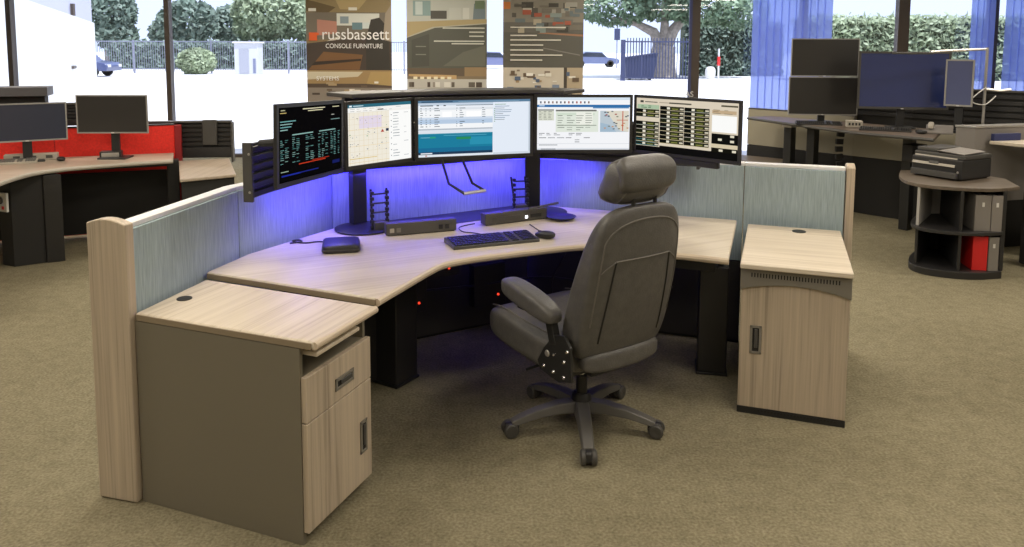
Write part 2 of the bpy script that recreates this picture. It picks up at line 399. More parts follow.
MB().bar((-0.528, 2.913, DZ - 0.0155), (-1.318, 3.254, DZ - 0.0155), 0.006, 0.022).build('side_edge', EDGE_D, dk)
# bull-nose edge along the front
ed = MB()
inset = offset(front, 0.004)
ed.tube([(x, y, DZ - 0.0165) for x, y in inset], 0.0165, 10)
ed.build('front_edge', EDGE, dk)
# steel beams under the top, legs with their sleeves and feet
MB().prism([(-0.80, 3.45), (-0.66, 3.38), (-0.50, 3.80), (-0.64, 3.87)], 0.675, 0.722).build('under_beam', BLACK, dk, 0.004)
MB().prism([(0.75, 3.72), (0.98, 3.62), (1.15, 4.05), (0.92, 4.15)], 0.655, 0.722).build('under_beam', BLACK, dk, 0.004)
def leg(cx, cy, rz):
    t = T(cx, cy, 0, rz=rz)
    MB().box(-0.075, 0.075, -0.085, 0.085, 0.012, 0.59, t).build('leg', PLAST, dk, 0.008)
    MB().box(-0.05, 0.05, -0.06, 0.06, 0.59, 0.724, t).build('leg_column', BLACK, dk, 0.005)
    MB().box(-0.082, 0.082, -0.092, 0.092, 0.0, 0.014, t).build('foot_plate', BLACK, dk, 0.004)
leg(-0.60, 3.875, -32); leg(1.085, 4.03, -12)
MB().prism([(-0.95, 3.72), (-0.80, 3.62), (-0.62, 3.98), (-0.76, 4.06)], 0.02, 0.70).build('cable_cover', BLACKM, dk, 0.005)
# electronics boxes fixed under the top, with red pilot lamps
PBOX = ((-0.576, 4.297, 0.315, 30.5, 0.20, 0.22), (-0.432, 4.382, 0.489, 30.5, 0.30, 0.20), (-0.128, 4.561, 0.293, 30.5, 0.22, 0.26), (0.45, 4.56, 0.60, -19, 0.20, 0.14))
def power_box(x, y, z, rz, w, h):
    o = MB().box(-w / 2, w / 2, 0, 0.07, -h / 2, h / 2, T(x, y, z, rz=rz)).build('power_box', PLAST, dk, 0.004)
    MB().lathe([(0.0, 0), (0.007, 0), (0.006, 0.006), (0.0, 0.007)], 10, T(x, y, z, rz=rz) @ T(w * 0.25, 0, -h * 0.25, rx=90)).build('pilot_lamp', REDLED, o)
for (x, y, z, rz, w_, h_) in PBOX: power_box(x, y, z, rz, w_, h_)
MB().tube(catmull([(-0.6, 4.30, 0.33), (-0.2, 4.53, 0.30), (0.2, 4.67, 0.31), (0.6, 4.56, 0.29), (0.95, 4.42, 0.33)], 5), 0.008, 6).build('cable', PLAST, dk)
for i, (a, b) in enumerate(((0.3, 0.55), (0.5, 0.6), (0.72, 0.5))):
    MB().tube(catmull([(a, 4.64 - (a - 0.2) * 0.34, 0.72), (a + 0.03, 4.52 - (a - 0.2) * 0.34, b), (a - 0.06, 4.58 - (a - 0.2) * 0.34, 0.3), (a + 0.02, 4.60 - (a - 0.2) * 0.34, 0.03)], 5), 0.006, 6).build('cable', PLAST, dk)

# ------------------------------------------------------------------ left drawer cabinet (local x across the front, y into the depth)
lc = thing('drawer_cabinet', 'ash-topped cabinet with a drawer over a door, grey side facing the viewer', 'cabinet', (-0.6616, 2.5019, 0), 69.12)
cw, cdp = 0.415, 0.795
MB().prism([(0, 0), (cw - 0.012, 0), (cw + 0.018, cdp + 0.06), (0.0, cdp)], 0.71, 0.74).build('top', W_topx, lc, 0.012, 3)
MB().box(-0.003, 0.004, 0.012, cdp - 0.012, 0.7135, 0.735).build('side_edge', EDGE_D, lc)
e1 = MB(); e1.tube([(0.004, 0.004, 0.7255), (cw - 0.016, 0.004, 0.7255)], 0.0145, 10); e1.build('front_edge', EDGE, lc)
body = MB()
body.box(0.0, 0.018, 0.062, cdp, 0.0, 0.71); body.box(cw - 0.016, cw, 0.062, cdp, 0.03, 0.71)
body.box(0.018, cw - 0.016, cdp - 0.02, cdp, 0.03, 0.71); body.box(0.018, cw - 0.016, 0.07, cdp - 0.02, 0.03, 0.05); body.box(0.018, cw - 0.016, 0.062, cdp - 0.02, 0.592, 0.606)
body.build('carcass', GREY, lc, 0.002)
MB().box(0.03, 0.30, 0.012, 0.45, 0.676, 0.692).build('pull_out_shelf', W_topy, lc, 0.004)
MB().box(0.03, cw - 0.03, 0.10, cdp - 0.1, 0.0, 0.03).build('plinth', BLACK, lc)
dr = MB().box(0.004, cw + 0.004, 0.040, 0.062, 0.444, 0.606).build('drawer', W_vert, lc, 0.003)
do = MB().box(0.004, cw + 0.004, 0.040, 0.062, 0.045, 0.440).build('door', W_vert, lc, 0.003)
def pull(x0, x1, z0, z1, y, parent, long_axis):
    m = MB(); b = 0.012
    m.box(x0, x1, y - 0.005, y, z0, z0 + b); m.box(x0, x1, y - 0.005, y, z1 - b, z1); m.box(x0, x0 + b, y - 0.005, y, z0, z1); m.box(x1 - b, x1, y - 0.005, y, z0, z1)
    h = m.build('handle', GREY2, parent, 0.0015)
    h['label'] = 'grey recessed pull handle'
    MB().box(x0 + b, x1 - b, y - 0.0012, y + 0.002, z0 + b, z1 - b).build('recess', BLACKM, h if False else parent)
    if long_axis == 'z': MB().box((x0 + x1) / 2 - 0.006, (x0 + x1) / 2 + 0.010, y - 0.008, y, z0 + 0.03, z1 - 0.018).build('grip', GRAPH, parent, 0.002)
    else: MB().box(x0 + 0.03, x1 - 0.018, y - 0.008, y, (z0 + z1) / 2 - 0.006, (z0 + z1) / 2 + 0.010).build('grip', GRAPH, parent, 0.002)
pull(0.175, 0.295, 0.486, 0.532, 0.040, dr, 'x'); pull(0.335, 0.382, 0.165, 0.295, 0.040, do, 'z')
MB().lathe([(0.0, 0), (0.029, 0), (0.029, 0.003), (0.0, 0.004)], 24, T(0.195, 0.745, 0.74)).build('grommet', BLACK, lc)

# ------------------------------------------------------------------ right tower cabinet
rc = thing('tower_cabinet', 'ash cabinet with single tall door and arched grey vent rail', 'cabinet', (1.0604, 3.4855, 0), -19.27)
w2, d2 = 0.485, 0.86
MB().box(0, w2, 0, d2, 0.715, 0.74).build('top', W_topx, rc, 0.006, 3)
body = MB()
body.box(0.004, 0.022, 0.062, d2, 0.0, 0.715); body.box(w2 - 0.022, w2 - 0.004, 0.062, d2, 0.0, 0.715); body.box(0.022, w2 - 0.022, d2 - 0.02, d2, 0.0, 0.715); body.box(0.022, w2 - 0.022, 0.07, d2 - 0.02, 0.64, 0.66)
body.build('carcass', GREY, rc, 0.002)
arch = [(0.002, 0.712), (0.002, 0.606)] + [(0.002 + (w2 - 0.004) * t, 0.606 + 0.038 * math.sin(math.pi * t) ** 0.8) for t in [k / 18 for k in range(1, 18)]] + [(w2 - 0.002, 0.606), (w2 - 0.002, 0.712)]
vm = MB(); vm.prism(arch, -0.012, 0.012, T(0, 0.046, 0, rx=90)); vr = vm.build('vent_rail', GREY2, rc, 0.002)
sl = MB()
for k in range(30): sl.box(0.05 + k * 0.0130, 0.0555 + k * 0.0130, 0.0332, 0.036, 0.672, 0.692)
tag(sl.build('vent_slots', BLACKM, vr), kind='stuff')
door_o = [(0.006, 0.035), (w2 - 0.006, 0.035), (w2 - 0.006, 0.66), (0.006, 0.66)]
do2 = MB().prism(door_o, -0.011, 0.011, T(0, 0.060, 0, rx=90)).build('door', W_vert, rc, 0.003)
pull(0.052, 0.105, 0.300, 0.436, 0.049, do2, 'z')
bs = MB().box(0.004, w2 - 0.004, 0.052, 0.075, 0.0, 0.032).build('base_grille', BLACK, rc, 0.002)
bsl = MB()
for k in range(24): bsl.box(0.10 + k * 0.0145, 0.108 + k * 0.0145, 0.048, 0.053, 0.019, 0.027)
tag(bsl.build('vent_slots', BLACKM, bs), kind='stuff')
MB().lathe([(0.0, 0), (0.036, 0), (0.036, 0.003), (0.0, 0.004)], 24, T(0.27, 0.76, 0.74)).build('grommet', BLACK, rc)

# ------------------------------------------------------------------ monitor rail: slatted rail on two posts, curved top shelf, blue strips
mr = thing('monitor_rail', 'black slatted rail on two posts carrying the screens, with curved top shelf', 'monitor mount', (0, 0, DZ))
RAIL = [(-1.150, 3.36), (-1.085, 3.62), (-0.87, 4.13), (-0.42, 4.40), (0.10, 4.66), (0.55, 4.54), (1.06, 4.36)]
railp = catmull(RAIL, 4)
def ribbon(path, off, th, z0, z1):
    a = offset(path, off); b = offset(path, off + th); return a + b[::-1]
MB().prism(ribbon(railp, 0.012, 0.02, 0, 0), 1.055 - DZ, 1.30 - DZ).build('rail_back', PLAST, mr)
for k in range(6):
    z = 1.062 - DZ + k * 0.0405
    MB().prism(ribbon(railp, -0.006, 0.02, 0, 0), z, z + 0.026).build('slat', PLAST, mr, 0.004)
p = railp[0]; q = railp[1]; dd = (Vector(q) - Vector(p)).normalized()
ec = MB(); ec.box(-0.016, 0.0, -0.012, 0.034, 1.045 - DZ, 1.31 - DZ, T(p[0], p[1], 0, rz=math.degrees(math.atan2(dd.y, dd.x))))
ecap = ec.build('end_cap', GRAPH, mr, 0.003)
for z in (1.09, 1.26): MB().lathe([(0, 0), (0.006, 0), (0.005, 0.003), (0, 0.003)], 10, T(p[0], p[1], z - DZ, rz=math.degrees(math.atan2(dd.y, dd.x))) @ T(-0.018, 0.0, 0, ry=-90)).build('screw', SILVER, ecap)
p = railp[-1]; q = railp[-2]; dd = (Vector(p) - Vector(q)).normalized()
MB().box(0, 0.018, -0.035, 0.04, 1.045 - DZ, 1.31 - DZ, T(p[0], p[1], 0, rz=math.degrees(math.atan2(dd.y, dd.x)))).build('end_cap', GRAPH, mr, 0.003)
for (x, y, rz) in ((-0.845, 4.165, 47), (0.125, 4.60, 5)):
    MB().box(-0.045, 0.045, -0.022, 0.022, 0.012, 1.30 - DZ, T(x, y, 0, rz=rz)).build('post', BLACK, mr, 0.004)
    MB().lathe([(0, 0.003), (0.155, 0.003), (0.155, 0.009), (0.14, 0.012), (0, 0.013)], 36, T(x + 0.05, y - 0.10, 0)).build('base_plate', BLACK, mr)
shp = catmull([(-0.925, 4.17), (-0.72, 4.36), (-0.40, 4.56), (0.0, 4.70), (0.22, 4.70), (0.36, 4.62)], 5)
MB().prism(ribbon(shp, -0.10, 0.26, 0, 0), 1.456 - DZ, 1.480 - DZ).build('top_shelf', GRAPH, mr, 0.006, 3)
MB().prism(ribbon(shp, -0.03, 0.03, 0, 0), 1.30 - DZ, 1.456 - DZ).build('shelf_support', PLAST, mr)
ledp = offset(railp, 0.045)
led = MB(); led.tube([(x, y, 1.052 - DZ) for x, y in ledp[2:-6]], 0.006, 6); led.build('led_strip', BLUELED, mr)
# the light those strips give off
def strip_light(a, b, z, power, tilt=0.0, wdt=0.05):
    a = Vector(a); b = Vector(b); c = (a + b) / 2; L = (b - a).length; ang = math.atan2(b.y - a.y, b.x - a.x)
    o = area('led_strip_light', (c.x, c.y, z), L, wdt, power, BLUE); o.rotation_euler = Matrix.Rotation(ang, 3, 'Z').to_euler() if not tilt else (Matrix.Rotation(ang, 3, 'Z') @ Matrix.Rotation(R(tilt), 3, 'X')).to_euler()
strip_light((-0.93, 4.10), (-0.42, 4.43), 1.045, 4.2, 10); strip_light((-0.42, 4.43), (0.08, 4.68), 1.045, 4.4, 10)
strip_light((0.12, 4.68), (0.50, 4.58), 1.045, 1.5, 10); strip_light((-1.10, 3.66), (-0.93, 4.06), 1.045, 2.4, 10)
# floor wash from the strip under the desk
strip_light((-0.55, 4.20), (0.1, 4.60), 0.70, 0.28, -14); strip_light((0.3, 4.55), (0.9, 4.35), 0.70, 0.2, -14)

# ------------------------------------------------------------------ screens
def dashes(x0, x1, y0, y1, rows, colr, seed, fill=0.6, h=0.45, cols=1):
    rnd = random.Random(seed); out = []; rh = (y1 - y0) / rows; cwid = (x1 - x0) / cols
    for r in range(rows):
        yb = y1 - (r + 1) * rh
        for c in range(cols):
            if rnd.random() < fill:
                xa = x0 + c * cwid; L = cwid * rnd.uniform(0.35, 0.85)
                out.append(((xa, yb + rh * (0.5 - h / 2), xa + L, yb + rh * (0.5 + h / 2)), rnd.choice(colr) if isinstance(colr, (list, tuple)) else colr))
    return out
def scr_terminal():
    s = [((0, 0, 1, 1), '#020203')]
    s += [((0.04, 0.955, 0.10, 0.965), '#c9c4a0'), ((0.36, 0.955, 0.72, 0.968), '#d8d2b0'), ((0.44, 0.925, 0.68, 0.938), '#cfc9a6'), ((0.85, 0.955, 0.97, 0.967), '#c9c4a0'), ((0.03, 0.92, 0.12, 0.93), '#c9b070')]
    s += dashes(0.03, 0.32, 0.68, 0.83, 4, ['#6fa7a8', '#8fb4b0'], 1, 1, 0.35); s += [((0.83, 0.84, 0.88, 0.85), '#b8b8b0'), ((0.82, 0.77, 0.98, 0.78), '#7c9a98')]
    s += [((0.2, 0.615, 0.52, 0.63), '#8ab0ac'), ((0.62, 0.615, 0.9, 0.63), '#8ab0ac')]
    for (a, b, sd) in ((0.03, 0.16, 2), (0.20, 0.32, 3), (0.40, 0.55, 4), (0.60, 0.65, 5), (0.66, 0.78, 6), (0.81, 0.92, 7), (0.94, 0.98, 8)):
        s += dashes(a, b, 0.24, 0.60, 14, ['#6fa29e', '#4f7f7d', '#86a8a2'], sd, 0.8, 0.30, 2 if b - a > 0.08 else 1)
    s += [((0.29, 0.205, 0.72, 0.217), '#c43a20'), ((0.5, 0.225, 0.78, 0.235), '#a83220'), ((0.03, 0.14, 0.14, 0.15), '#9fb4a0'), ((0.04, 0.08, 0.32, 0.10), '#1c2a90'), ((0.3, 0.085, 0.6, 0.10), '#1a2478'), ((0.84, 0.11, 0.97, 0.16), '#141c5a')]
    return s
def scr_map():
    rnd = random.Random(11); s = [((0, 0, 1, 1), '#f4f2ec'), ((0, 0.945, 1, 1), '#2e6a7c'), ((0.03, 0.96, 0.07, 0.985), '#e8f0f4'), ((0.09, 0.965, 0.24, 0.98), '#bcd4dc'), ((0, 0.895, 1, 0.945), '#f6f5f1'), ((0.46, 0.885, 0.55, 0.905), '#404048')]
    s += [((0.0, 0.0, 0.64, 0.86), '#efe9da'), ((0.17, 0.60, 0.52, 0.80), '#e3d8e8'), ((0.0, 0.86, 0.64, 0.868), '#e2ddd0')]
    for k in range(9): x = 0.03 + k * 0.07; s.append(((x, 0, x + 0.003, 0.86), '#dccfae' if k % 3 else '#d5b878'))
    for k in range(9): y = 0.04 + k * 0.09; s.append(((0, y, 0.64, y + 0.004), '#dfd2b4' if k % 3 else '#e2c070'))
    for k in range(46): x, y = rnd.uniform(0.02, 0.60), rnd.uniform(0.03, 0.80); d = rnd.uniform(0.006, 0.014); s.append(((x, y, x + d * 1.4, y + d), rnd.choice(['#6a7a88', '#8c9aa0', '#5a6a9a', '#6aa070', '#9a8a7a'])))
    s += [([(0.50, 0.51), (0.56, 0.51), (0.53, 0.56)], '#b03a2a'), ((0.585, 0.52, 0.63, 0.565), '#2c3850'), ((0.02, 0.10, 0.44, 0.112), '#dcc078')]
    s += [((0.64, 0, 1, 0.86), '#fbfbf9')]
    s += dashes(0.70, 0.84, 0.05, 0.84, 16, ['#9aa2a8', '#b0b6b8', '#7e868c'], 12, 0.7, 0.22); s += dashes(0.88, 0.98, 0.05, 0.84, 16, ['#b8bcbe', '#a4aab0'], 13, 0.6, 0.18)
    for k in range(8): s.append(((0.665, 0.08 + k * 0.1, 0.68, 0.095 + k * 0.1), '#7a8288'))
    s += dashes(0.04, 0.62, 0.87, 0.94, 2, ['#a8acb0', '#c0b8a8'], 14, 0.8, 0.2, 6); s += dashes(0.64, 0.97, 0.87, 0.94, 2, ['#a8b4b8', '#c8c0a8'], 15, 0.8, 0.2, 3)
    return s
def scr_cad():
    s = [((0, 0, 1, 1), '#e9eef5'), ((0, 0.955, 1, 1), '#5d7f9c'), ((0.03, 0.965, 0.3, 0.985), '#34526c'), ((0.35, 0.968, 0.9, 0.982), '#7c9cb4'), ((0, 0.91, 0.66, 0.955), '#c6d3e2'), ((0.66, 0.04, 0.985, 0.955), '#e3ebf6')]
    s += [((0.02, 0.90, 0.13, 0.915), '#28333e'), ((0.16, 0.90, 0.18, 0.918), '#28333e'), ((0.22, 0.90, 0.24, 0.918), '#28333e'), ((0.33, 0.905, 0.66, 0.915), '#5a6a78'), ((0.01, 0.83, 0.66, 0.87), '#dfe4ea')]
    s += [((0, 0.50, 0.655, 0.83), '#f4f6f8'), ((0.21, 0.66, 0.29, 0.80), '#ffffff'), ((0.42, 0.66, 0.55, 0.80), '#ffffff'), ((0, 0.585, 0.655, 0.66), '#b7cbe2'), ((0, 0.66, 0.655, 0.70), '#cddaea'), ((0, 0.475, 0.655, 0.50), '#b4bcc6'), ((0, 0.415, 0.655, 0.47), '#dde4ec')]
    for (a, b, sd) in ((0.02, 0.05, 31), (0.065, 0.08, 32), (0.10, 0.115, 33), (0.14, 0.20, 34), (0.33, 0.345, 35), (0.36, 0.42, 36), (0.56, 0.60, 37)):
        s += dashes(a, b, 0.52, 0.88, 9, ['#3a444e', '#566470', '#707c88'], sd, 0.9, 0.28)
    s += [((0, 0.085, 0.655, 0.40), '#1c7c9c'), ((0, 0.085, 0.655, 0.16), '#1a6a92'), ((0.45, 0.20, 0.655, 0.34), '#2a8fae'), ((0, 0.40, 0.655, 0.415), '#3c90a8'), ((0.1, 0.33, 0.15, 0.36), '#2c9a80'), ((0.33, 0.30, 0.46, 0.345), '#2a8a58'), ((0.02, 0.34, 0.1, 0.35), '#7ab4c4'), ((0.22, 0.37, 0.6, 0.38), '#5aa6bc')]
    s += [((0, 0.0, 0.655, 0.04), '#dfe6ee'), ((0, 0.04, 0.655, 0.085), '#203a54'), ((0.02, 0.052, 0.12, 0.072), '#e8eef4'), ((0.06, 0.012, 0.075, 0.03), '#c05a30')]
    s += dashes(0.675, 0.86, 0.62, 0.93, 9, ['#5a7a9a', '#5f8f6f', '#6a7480', '#7a90a8'], 39, 0.95, 0.26); s += [((0.668, 0.60 + k * 0.038, 0.676, 0.615 + k * 0.038), '#3c8c50') for k in range(7)] + [((0.985, 0.04, 1, 0.955), '#c3ced9'), ((0.66, 0.0, 1, 0.04), '#cfd8e2')]
    return s
def scr_form():
    rnd = random.Random(21)
    s = [((0, 0, 1, 1), '#f3f4f7'), ((0, 0.95, 1, 1), '#d5e2ee'), ((0.0, 0.815, 1, 0.86), '#2d6ca6'), ((0.02, 0.83, 0.08, 0.85), '#bcd4ea'), ((0.6, 0.79, 0.99, 0.815), '#5a86b4')]
    for k in range(13): x = 0.03 + k * 0.043; s.append(((x, 0.885, x + 0.016, 0.925), rnd.choice(['#7a5a4a', '#4a5a70', '#8a6a60', '#5a4a44', '#a04a3a'])))
    s += [((0.01, 0.56, 0.18, 0.76), '#d5d8c8'), ((0.01, 0.745, 0.18, 0.775), '#9a9c98')]
    s += dashes(0.02, 0.17, 0.57, 0.745, 6, ['#70726c', '#8a8c84'], 22, 1, 0.3, 3)
    s += [((0.20, 0.34, 0.66, 0.745), '#dfe6da'), ((0.20, 0.735, 0.64, 0.765), '#6e6e6a'), ((0.21, 0.66, 0.62, 0.70), '#cfdccb'), ((0.21, 0.46, 0.64, 0.475), '#8c9488'), ((0.42, 0.48, 0.6, 0.72), '#eceee4')]
    s += dashes(0.22, 0.62, 0.36, 0.72, 8, ['#7c8478', '#98a094', '#6a7268'], 23, 0.8, 0.25, 4)
    s += [((0.68, 0.34, 0.99, 0.745), '#b9c6cf'), ([(0.74, 0.745), (0.99, 0.745), (0.99, 0.34), (0.90, 0.36), (0.84, 0.5)], '#dcd6c6'), ([(0.68, 0.34), (0.86, 0.34), (0.78, 0.48), (0.68, 0.52)], '#a2b9cb')]
    for k in range(24): x, y = rnd.uniform(0.72, 0.97), rnd.uniform(0.38, 0.73); s.append(((x, y, x + 0.022, y + 0.02), rnd.choice(['#5a6470', '#a84a3c', '#7a7a68', '#44505c', '#c08a5a'])))
    s += [((0.92, 0.36, 0.93, 0.74), '#c04a34'), ((0.86, 0.56, 0.98, 0.572), '#c06a4c')]
    s += dashes(0.02, 0.5, 0.27, 0.33, 2, ['#4c5058', '#6a6e76'], 24, 0.8, 0.35, 6); s += dashes(0.02, 0.6, 0.13, 0.25, 3, ['#565a62', '#7a7e86'], 25, 0.5, 0.3, 6)
    s += [((0, 0.115, 1, 0.12), '#c4c8d0'), ((0.02, 0.085, 0.22, 0.10), '#8a8e96'), ((0, 0, 1, 0.03), '#d8dce2'), ((0.04, 0.008, 0.2, 0.02), '#6a6e78')]
    return s
def scr_grid():
    rnd = random.Random(41)
    s = [((0, 0, 1, 1), '#d9cdb8'), ((0, 0, 1, 0.10), '#060606'), ((0.25, 0.0, 1, 0.13), '#080807'), ((0.04, 0.915, 0.075, 0.955), '#3a3a34'), ((0.09, 0.925, 0.22, 0.94), '#4a4a42'), ((0.24, 0.925, 0.40, 0.94), '#a89a88'), ((0.34, 0.92, 0.56, 0.945), '#4c4a40'), ((0.84, 0.925, 0.99, 0.955), '#55503f'), ((0.01, 0.80, 0.24, 0.88), '#a9bfa0')]
    s += dashes(0.05, 0.2, 0.81, 0.87, 2, ['#46604a', '#6a8468'], 42, 1, 0.4, 2)
    for c, x in enumerate((0.0, 0.25, 0.495)):
        for r in range(9):
            y = 0.79 - r * 0.077
            if c: y += 0.075
            if c == 0 and r == 2: continue
            if y < 0.10: continue
            s.append(((x, y - 0.062, x + 0.24, y + 0.006), '#0c0d08' if rnd.random() < 0.75 else '#1a1f10'))
            s.append(((x + 0.07, y - 0.05, x + 0.10, y - 0.01), '#e4dfcc')); s.append(((x + 0.20, y - 0.048, x + 0.235, y - 0.02), '#d2cbb4'))
            s.append(((x + 0.11, y - 0.055, x + 0.19, y - 0.004), '#3a3d1e')); s.append(((x + 0.12, y - 0.045, x + 0.18, y - 0.032), '#8a8f48')); s.append(((x, y - 0.066, x + 0.24, y - 0.062), rnd.choice(['#9a8f54', '#b8a860', '#6a8a86', '#7a7a80'])))
    for k in range(3): s.append(((0.0, 0.12 + k * 0.05, 0.22, 0.128 + k * 0.05), '#2c7480'))
    s += [((0.76, 0.48, 0.985, 0.77), '#fafaf8'), ((0.76, 0.80, 0.98, 0.86), '#c0a888'), ((0.76, 0.26, 1, 0.45), '#0a0b08'), ((0.76, 0.20, 1, 0.27), '#d4c6a8'), ((0.76, 0.12, 1, 0.20), '#101008')]
    for (x, y) in ((0.82, 0.33), (0.93, 0.40), (0.93, 0.31), (0.83, 0.14), (0.95, 0.14)): s.append(((x, y, x + 0.035, y + 0.04), '#ddd6c0'))
    s += dashes(0.77, 0.97, 0.79, 0.88, 3, ['#7a6a50', '#9a8a70'], 45, 0.9, 0.3, 2)
    return s
def monitor(label, cx, cy, cz, yaw, W, Hh, shapes, roll=0.0, bar=False, screen=SCREEN, bezel=PLAST, arm=0.16, group='wall of console screens', bz=0.016):
    o = thing('monitor', label, 'monitor', (cx, cy, cz), yaw, group)
    if roll: o.rotation_euler = (0, R(roll), R(yaw))
    m = MB()
    m.box(-W / 2, W / 2, 0.0, 0.012, -Hh / 2, Hh / 2); m.build('housing', bezel, o, 0.003)
    f = MB(); d = -0.005
    f.box(-W / 2, W / 2, d, 0.001, Hh / 2 - bz, Hh / 2); f.box(-W / 2, W / 2, d, 0.001, -Hh / 2, -Hh / 2 + bz * 1.15); f.box(-W / 2, -W / 2 + bz, d, 0.001, -Hh / 2 + bz * 1.15, Hh / 2 - bz); f.box(W / 2 - bz, W / 2, d, 0.001, -Hh / 2 + bz * 1.15, Hh / 2 - bz)
    f.build('bezel', bezel, o)
    if shapes: flat_print('screen', W - 2 * bz, Hh - 2.15 * bz, shapes, o, screen, T(0, -0.0004, -Hh / 2 + bz * 1.15), 1.2e-5)
    else: MB().box(-W / 2 + bz, W / 2 - bz, -0.002, 0.002, -Hh / 2 + bz * 1.15, Hh / 2 - bz).build('screen', screen, o)
    b = MB(); b.box(-W * 0.32, W * 0.32, 0.012, 0.05, -Hh * 0.28, Hh * 0.28); b.build('back_cover', bezel, o, 0.008)
    if arm: MB().box(-0.05, 0.05, 0.05, 0.06, -0.05, 0.05).build('mount_plate', BLACK, o); MB().tube([(0, 0.05, 0), (0, 0.05 + arm, -0.02)], 0.018, 10).build('arm', BLACK, o)
    if bar: MB().box(-W * 0.28, W * 0.30, 0.004, 0.034, -Hh / 2 - 0.036, -Hh / 2).build('speaker_bar', PLAST, o, 0.006)
    return o
monitor('monitor showing green text on black, at the left end of the curved screen row', -0.866, 3.306, 1.3246, 76.4, 0.585, 0.340, scr_terminal(), roll=1.95, arm=0.20)
monitor('monitor showing a pale street map, beside the black text screen', -0.650, 3.779, 1.309, 49.5, 0.433, 0.3276, scr_map(), arm=0.22)
monitor('wide monitor showing blue and white tables with teal block below', -0.193, 4.033, 1.309, 18.7, 0.644, 0.3276, scr_cad(), arm=0.36)
monitor('monitor showing white form with blue bar and small map inset', 0.399, 4.274, 1.309, 2.8, 0.551, 0.3276, scr_form(), arm=0.22)
monitor('monitor showing a black and beige button grid, right end of the screen row', 0.917, 4.063, 1.309, -45.4, 0.660, 0.3276, scr_grid(), bar=True, arm=0.22)

# ------------------------------------------------------------------ things on the desk
def keyboard(label, cx, cy, cz, yaw, L, D, body, keys, group=None):
    o = thing('keyboard', label, 'keyboard', (cx, cy, cz), yaw, group)
    m = MB(); m.add([(-L / 2, -D / 2, 0), (L / 2, -D / 2, 0), (L / 2, D / 2, 0), (-L / 2, D / 2, 0), (-L / 2, -D / 2, 0.014), (L / 2, -D / 2, 0.014), (L / 2, D / 2, 0.026), (-L / 2, D / 2, 0.026)],
                    [(3, 2, 1, 0), (4, 5, 6, 7), (0, 1, 5, 4), (1, 2, 6, 5), (2, 3, 7, 6), (3, 0, 4, 7)]); m.build('case', body, o, 0.003)
    k = MB(); n = int(L / 0.0195)
    for r in range(6):
        for c in range(n):
            if int(n * 0.66) == c or int(n * 0.8) == c: continue
            x = -L / 2 + 0.012 + c * (L - 0.024) / n; y = -D / 2 + 0.012 + r * (D - 0.02) / 6; z = 0.0145 + 0.012 * (y + D / 2) / D
            k.box(x, x + 0.0155, y, y + 0.0155, z - 0.002, z + 0.007)
    tag(k.build('keys', keys, o), kind='stuff'); return o
keyboard('black keyboard with grey rim lying on the middle of the ash desk', -0.098, 3.80, DZ, 22, 0.455, 0.165, GRAPH, mat('key_black', (0.03, 0.03, 0.035), 0.45))
def mouse(label, cx, cy, cz, yaw, m=PLAST, s=1.0):
    o = thing('computer_mouse', label, 'mouse', (cx, cy, cz), yaw)
    MB().sq(1, 1, 1, lambda x, y, z: (x * 0.031 * s * (1 - 0.12 * y), y * 0.055 * s, (0.019 + z * 0.019 * (1 - 0.35 * y * y) - 0.004 * y) * s if z > 0 else 0.019 * s * (1 + z)), 2.6, 10).build('shell', m, o)
    MB().box(-0.004 * s, 0.004 * s, 0.02 * s, 0.038 * s, 0.028 * s, 0.037 * s).build('wheel', GRAPH, o, 0.002); return o
mouse('small black mouse to the right of the black keyboard', 0.172, 3.885, DZ, 60)
def slim_pc(label, cx, cy, yaw, L, D, Hh, ports):
    o = thing('desktop_computer', label, 'computer', (cx, cy, DZ), yaw, 'slim computers under the screens')
    MB().box(-L / 2, L / 2, 0, D, 0.004, Hh).build('case', mat('pc_grey', (0.085, 0.08, 0.07), 0.45), o, 0.004)
    MB().box(-L / 2 + 0.01, L / 2 - 0.01, 0.01, D - 0.01, 0.0, 0.006).build('feet', BLACK, o)
    for (x, w, h, c) in ports: MB().box(x, x + w, -0.003, 0.004, Hh * 0.28, Hh * 0.28 + h).build('port', c, o)
    return o
slim_pc('long slim dark computer on the desk below the map screen', -0.47, 3.965, 21, 0.378, 0.06, 0.066, [(-0.17, 0.022, 0.022, BEIGE), (-0.135, 0.022, 0.022, GREY2), (0.09, 0.022, 0.024, BLACK), (0.125, 0.022, 0.024, BLACK)])
slim_pc('slim computer with a lit white lamp beside the screen post', 0.03, 4.24, 30, 0.40, 0.06, 0.066, [(-0.16, 0.03, 0.024, GRAPH), (-0.11, 0.13, 0.024, GRAPH), (0.055, 0.014, 0.014, WHITELED), (0.09, 0.07, 0.02, BLACK)])
md = thing('desk_hub', 'small square black box with rounded corners on the left of the desk', 'device', (-0.828, 3.665, DZ), 12)
MB().sq(1, 1, 1, lambda x, y, z: (x * 0.090 * (1 - 0.04 * z), y * 0.10 * (1 - 0.04 * z), 0.019 + z * 0.019), 7, 10).build('case', PLAST, md)
MB().box(-0.085, 0.085, -0.102, -0.096, 0.014, 0.018).build('seam', GRAPH, md)
cb = thing('cable', 'thin black cable looping out of the small black box', 'cable', (-0.95, 3.74, DZ))
MB().tube(catmull([(0.03, 0.0, 0.012), (-0.02, 0.03, 0.006), (-0.07, 0.01, 0.005), (-0.12, 0.02, 0.005), (-0.15, 0.05, 0.005), (-0.12, 0.065, 0.005), (-0.10, 0.03, 0.006), (-0.15, 0.0, 0.005)], 6), 0.004, 6).build('cord', PLAST, cb)
cb = thing('cable', 'thin dark cable running from the black keyboard to the slim computers', 'cable', (-0.1, 3.9, DZ))
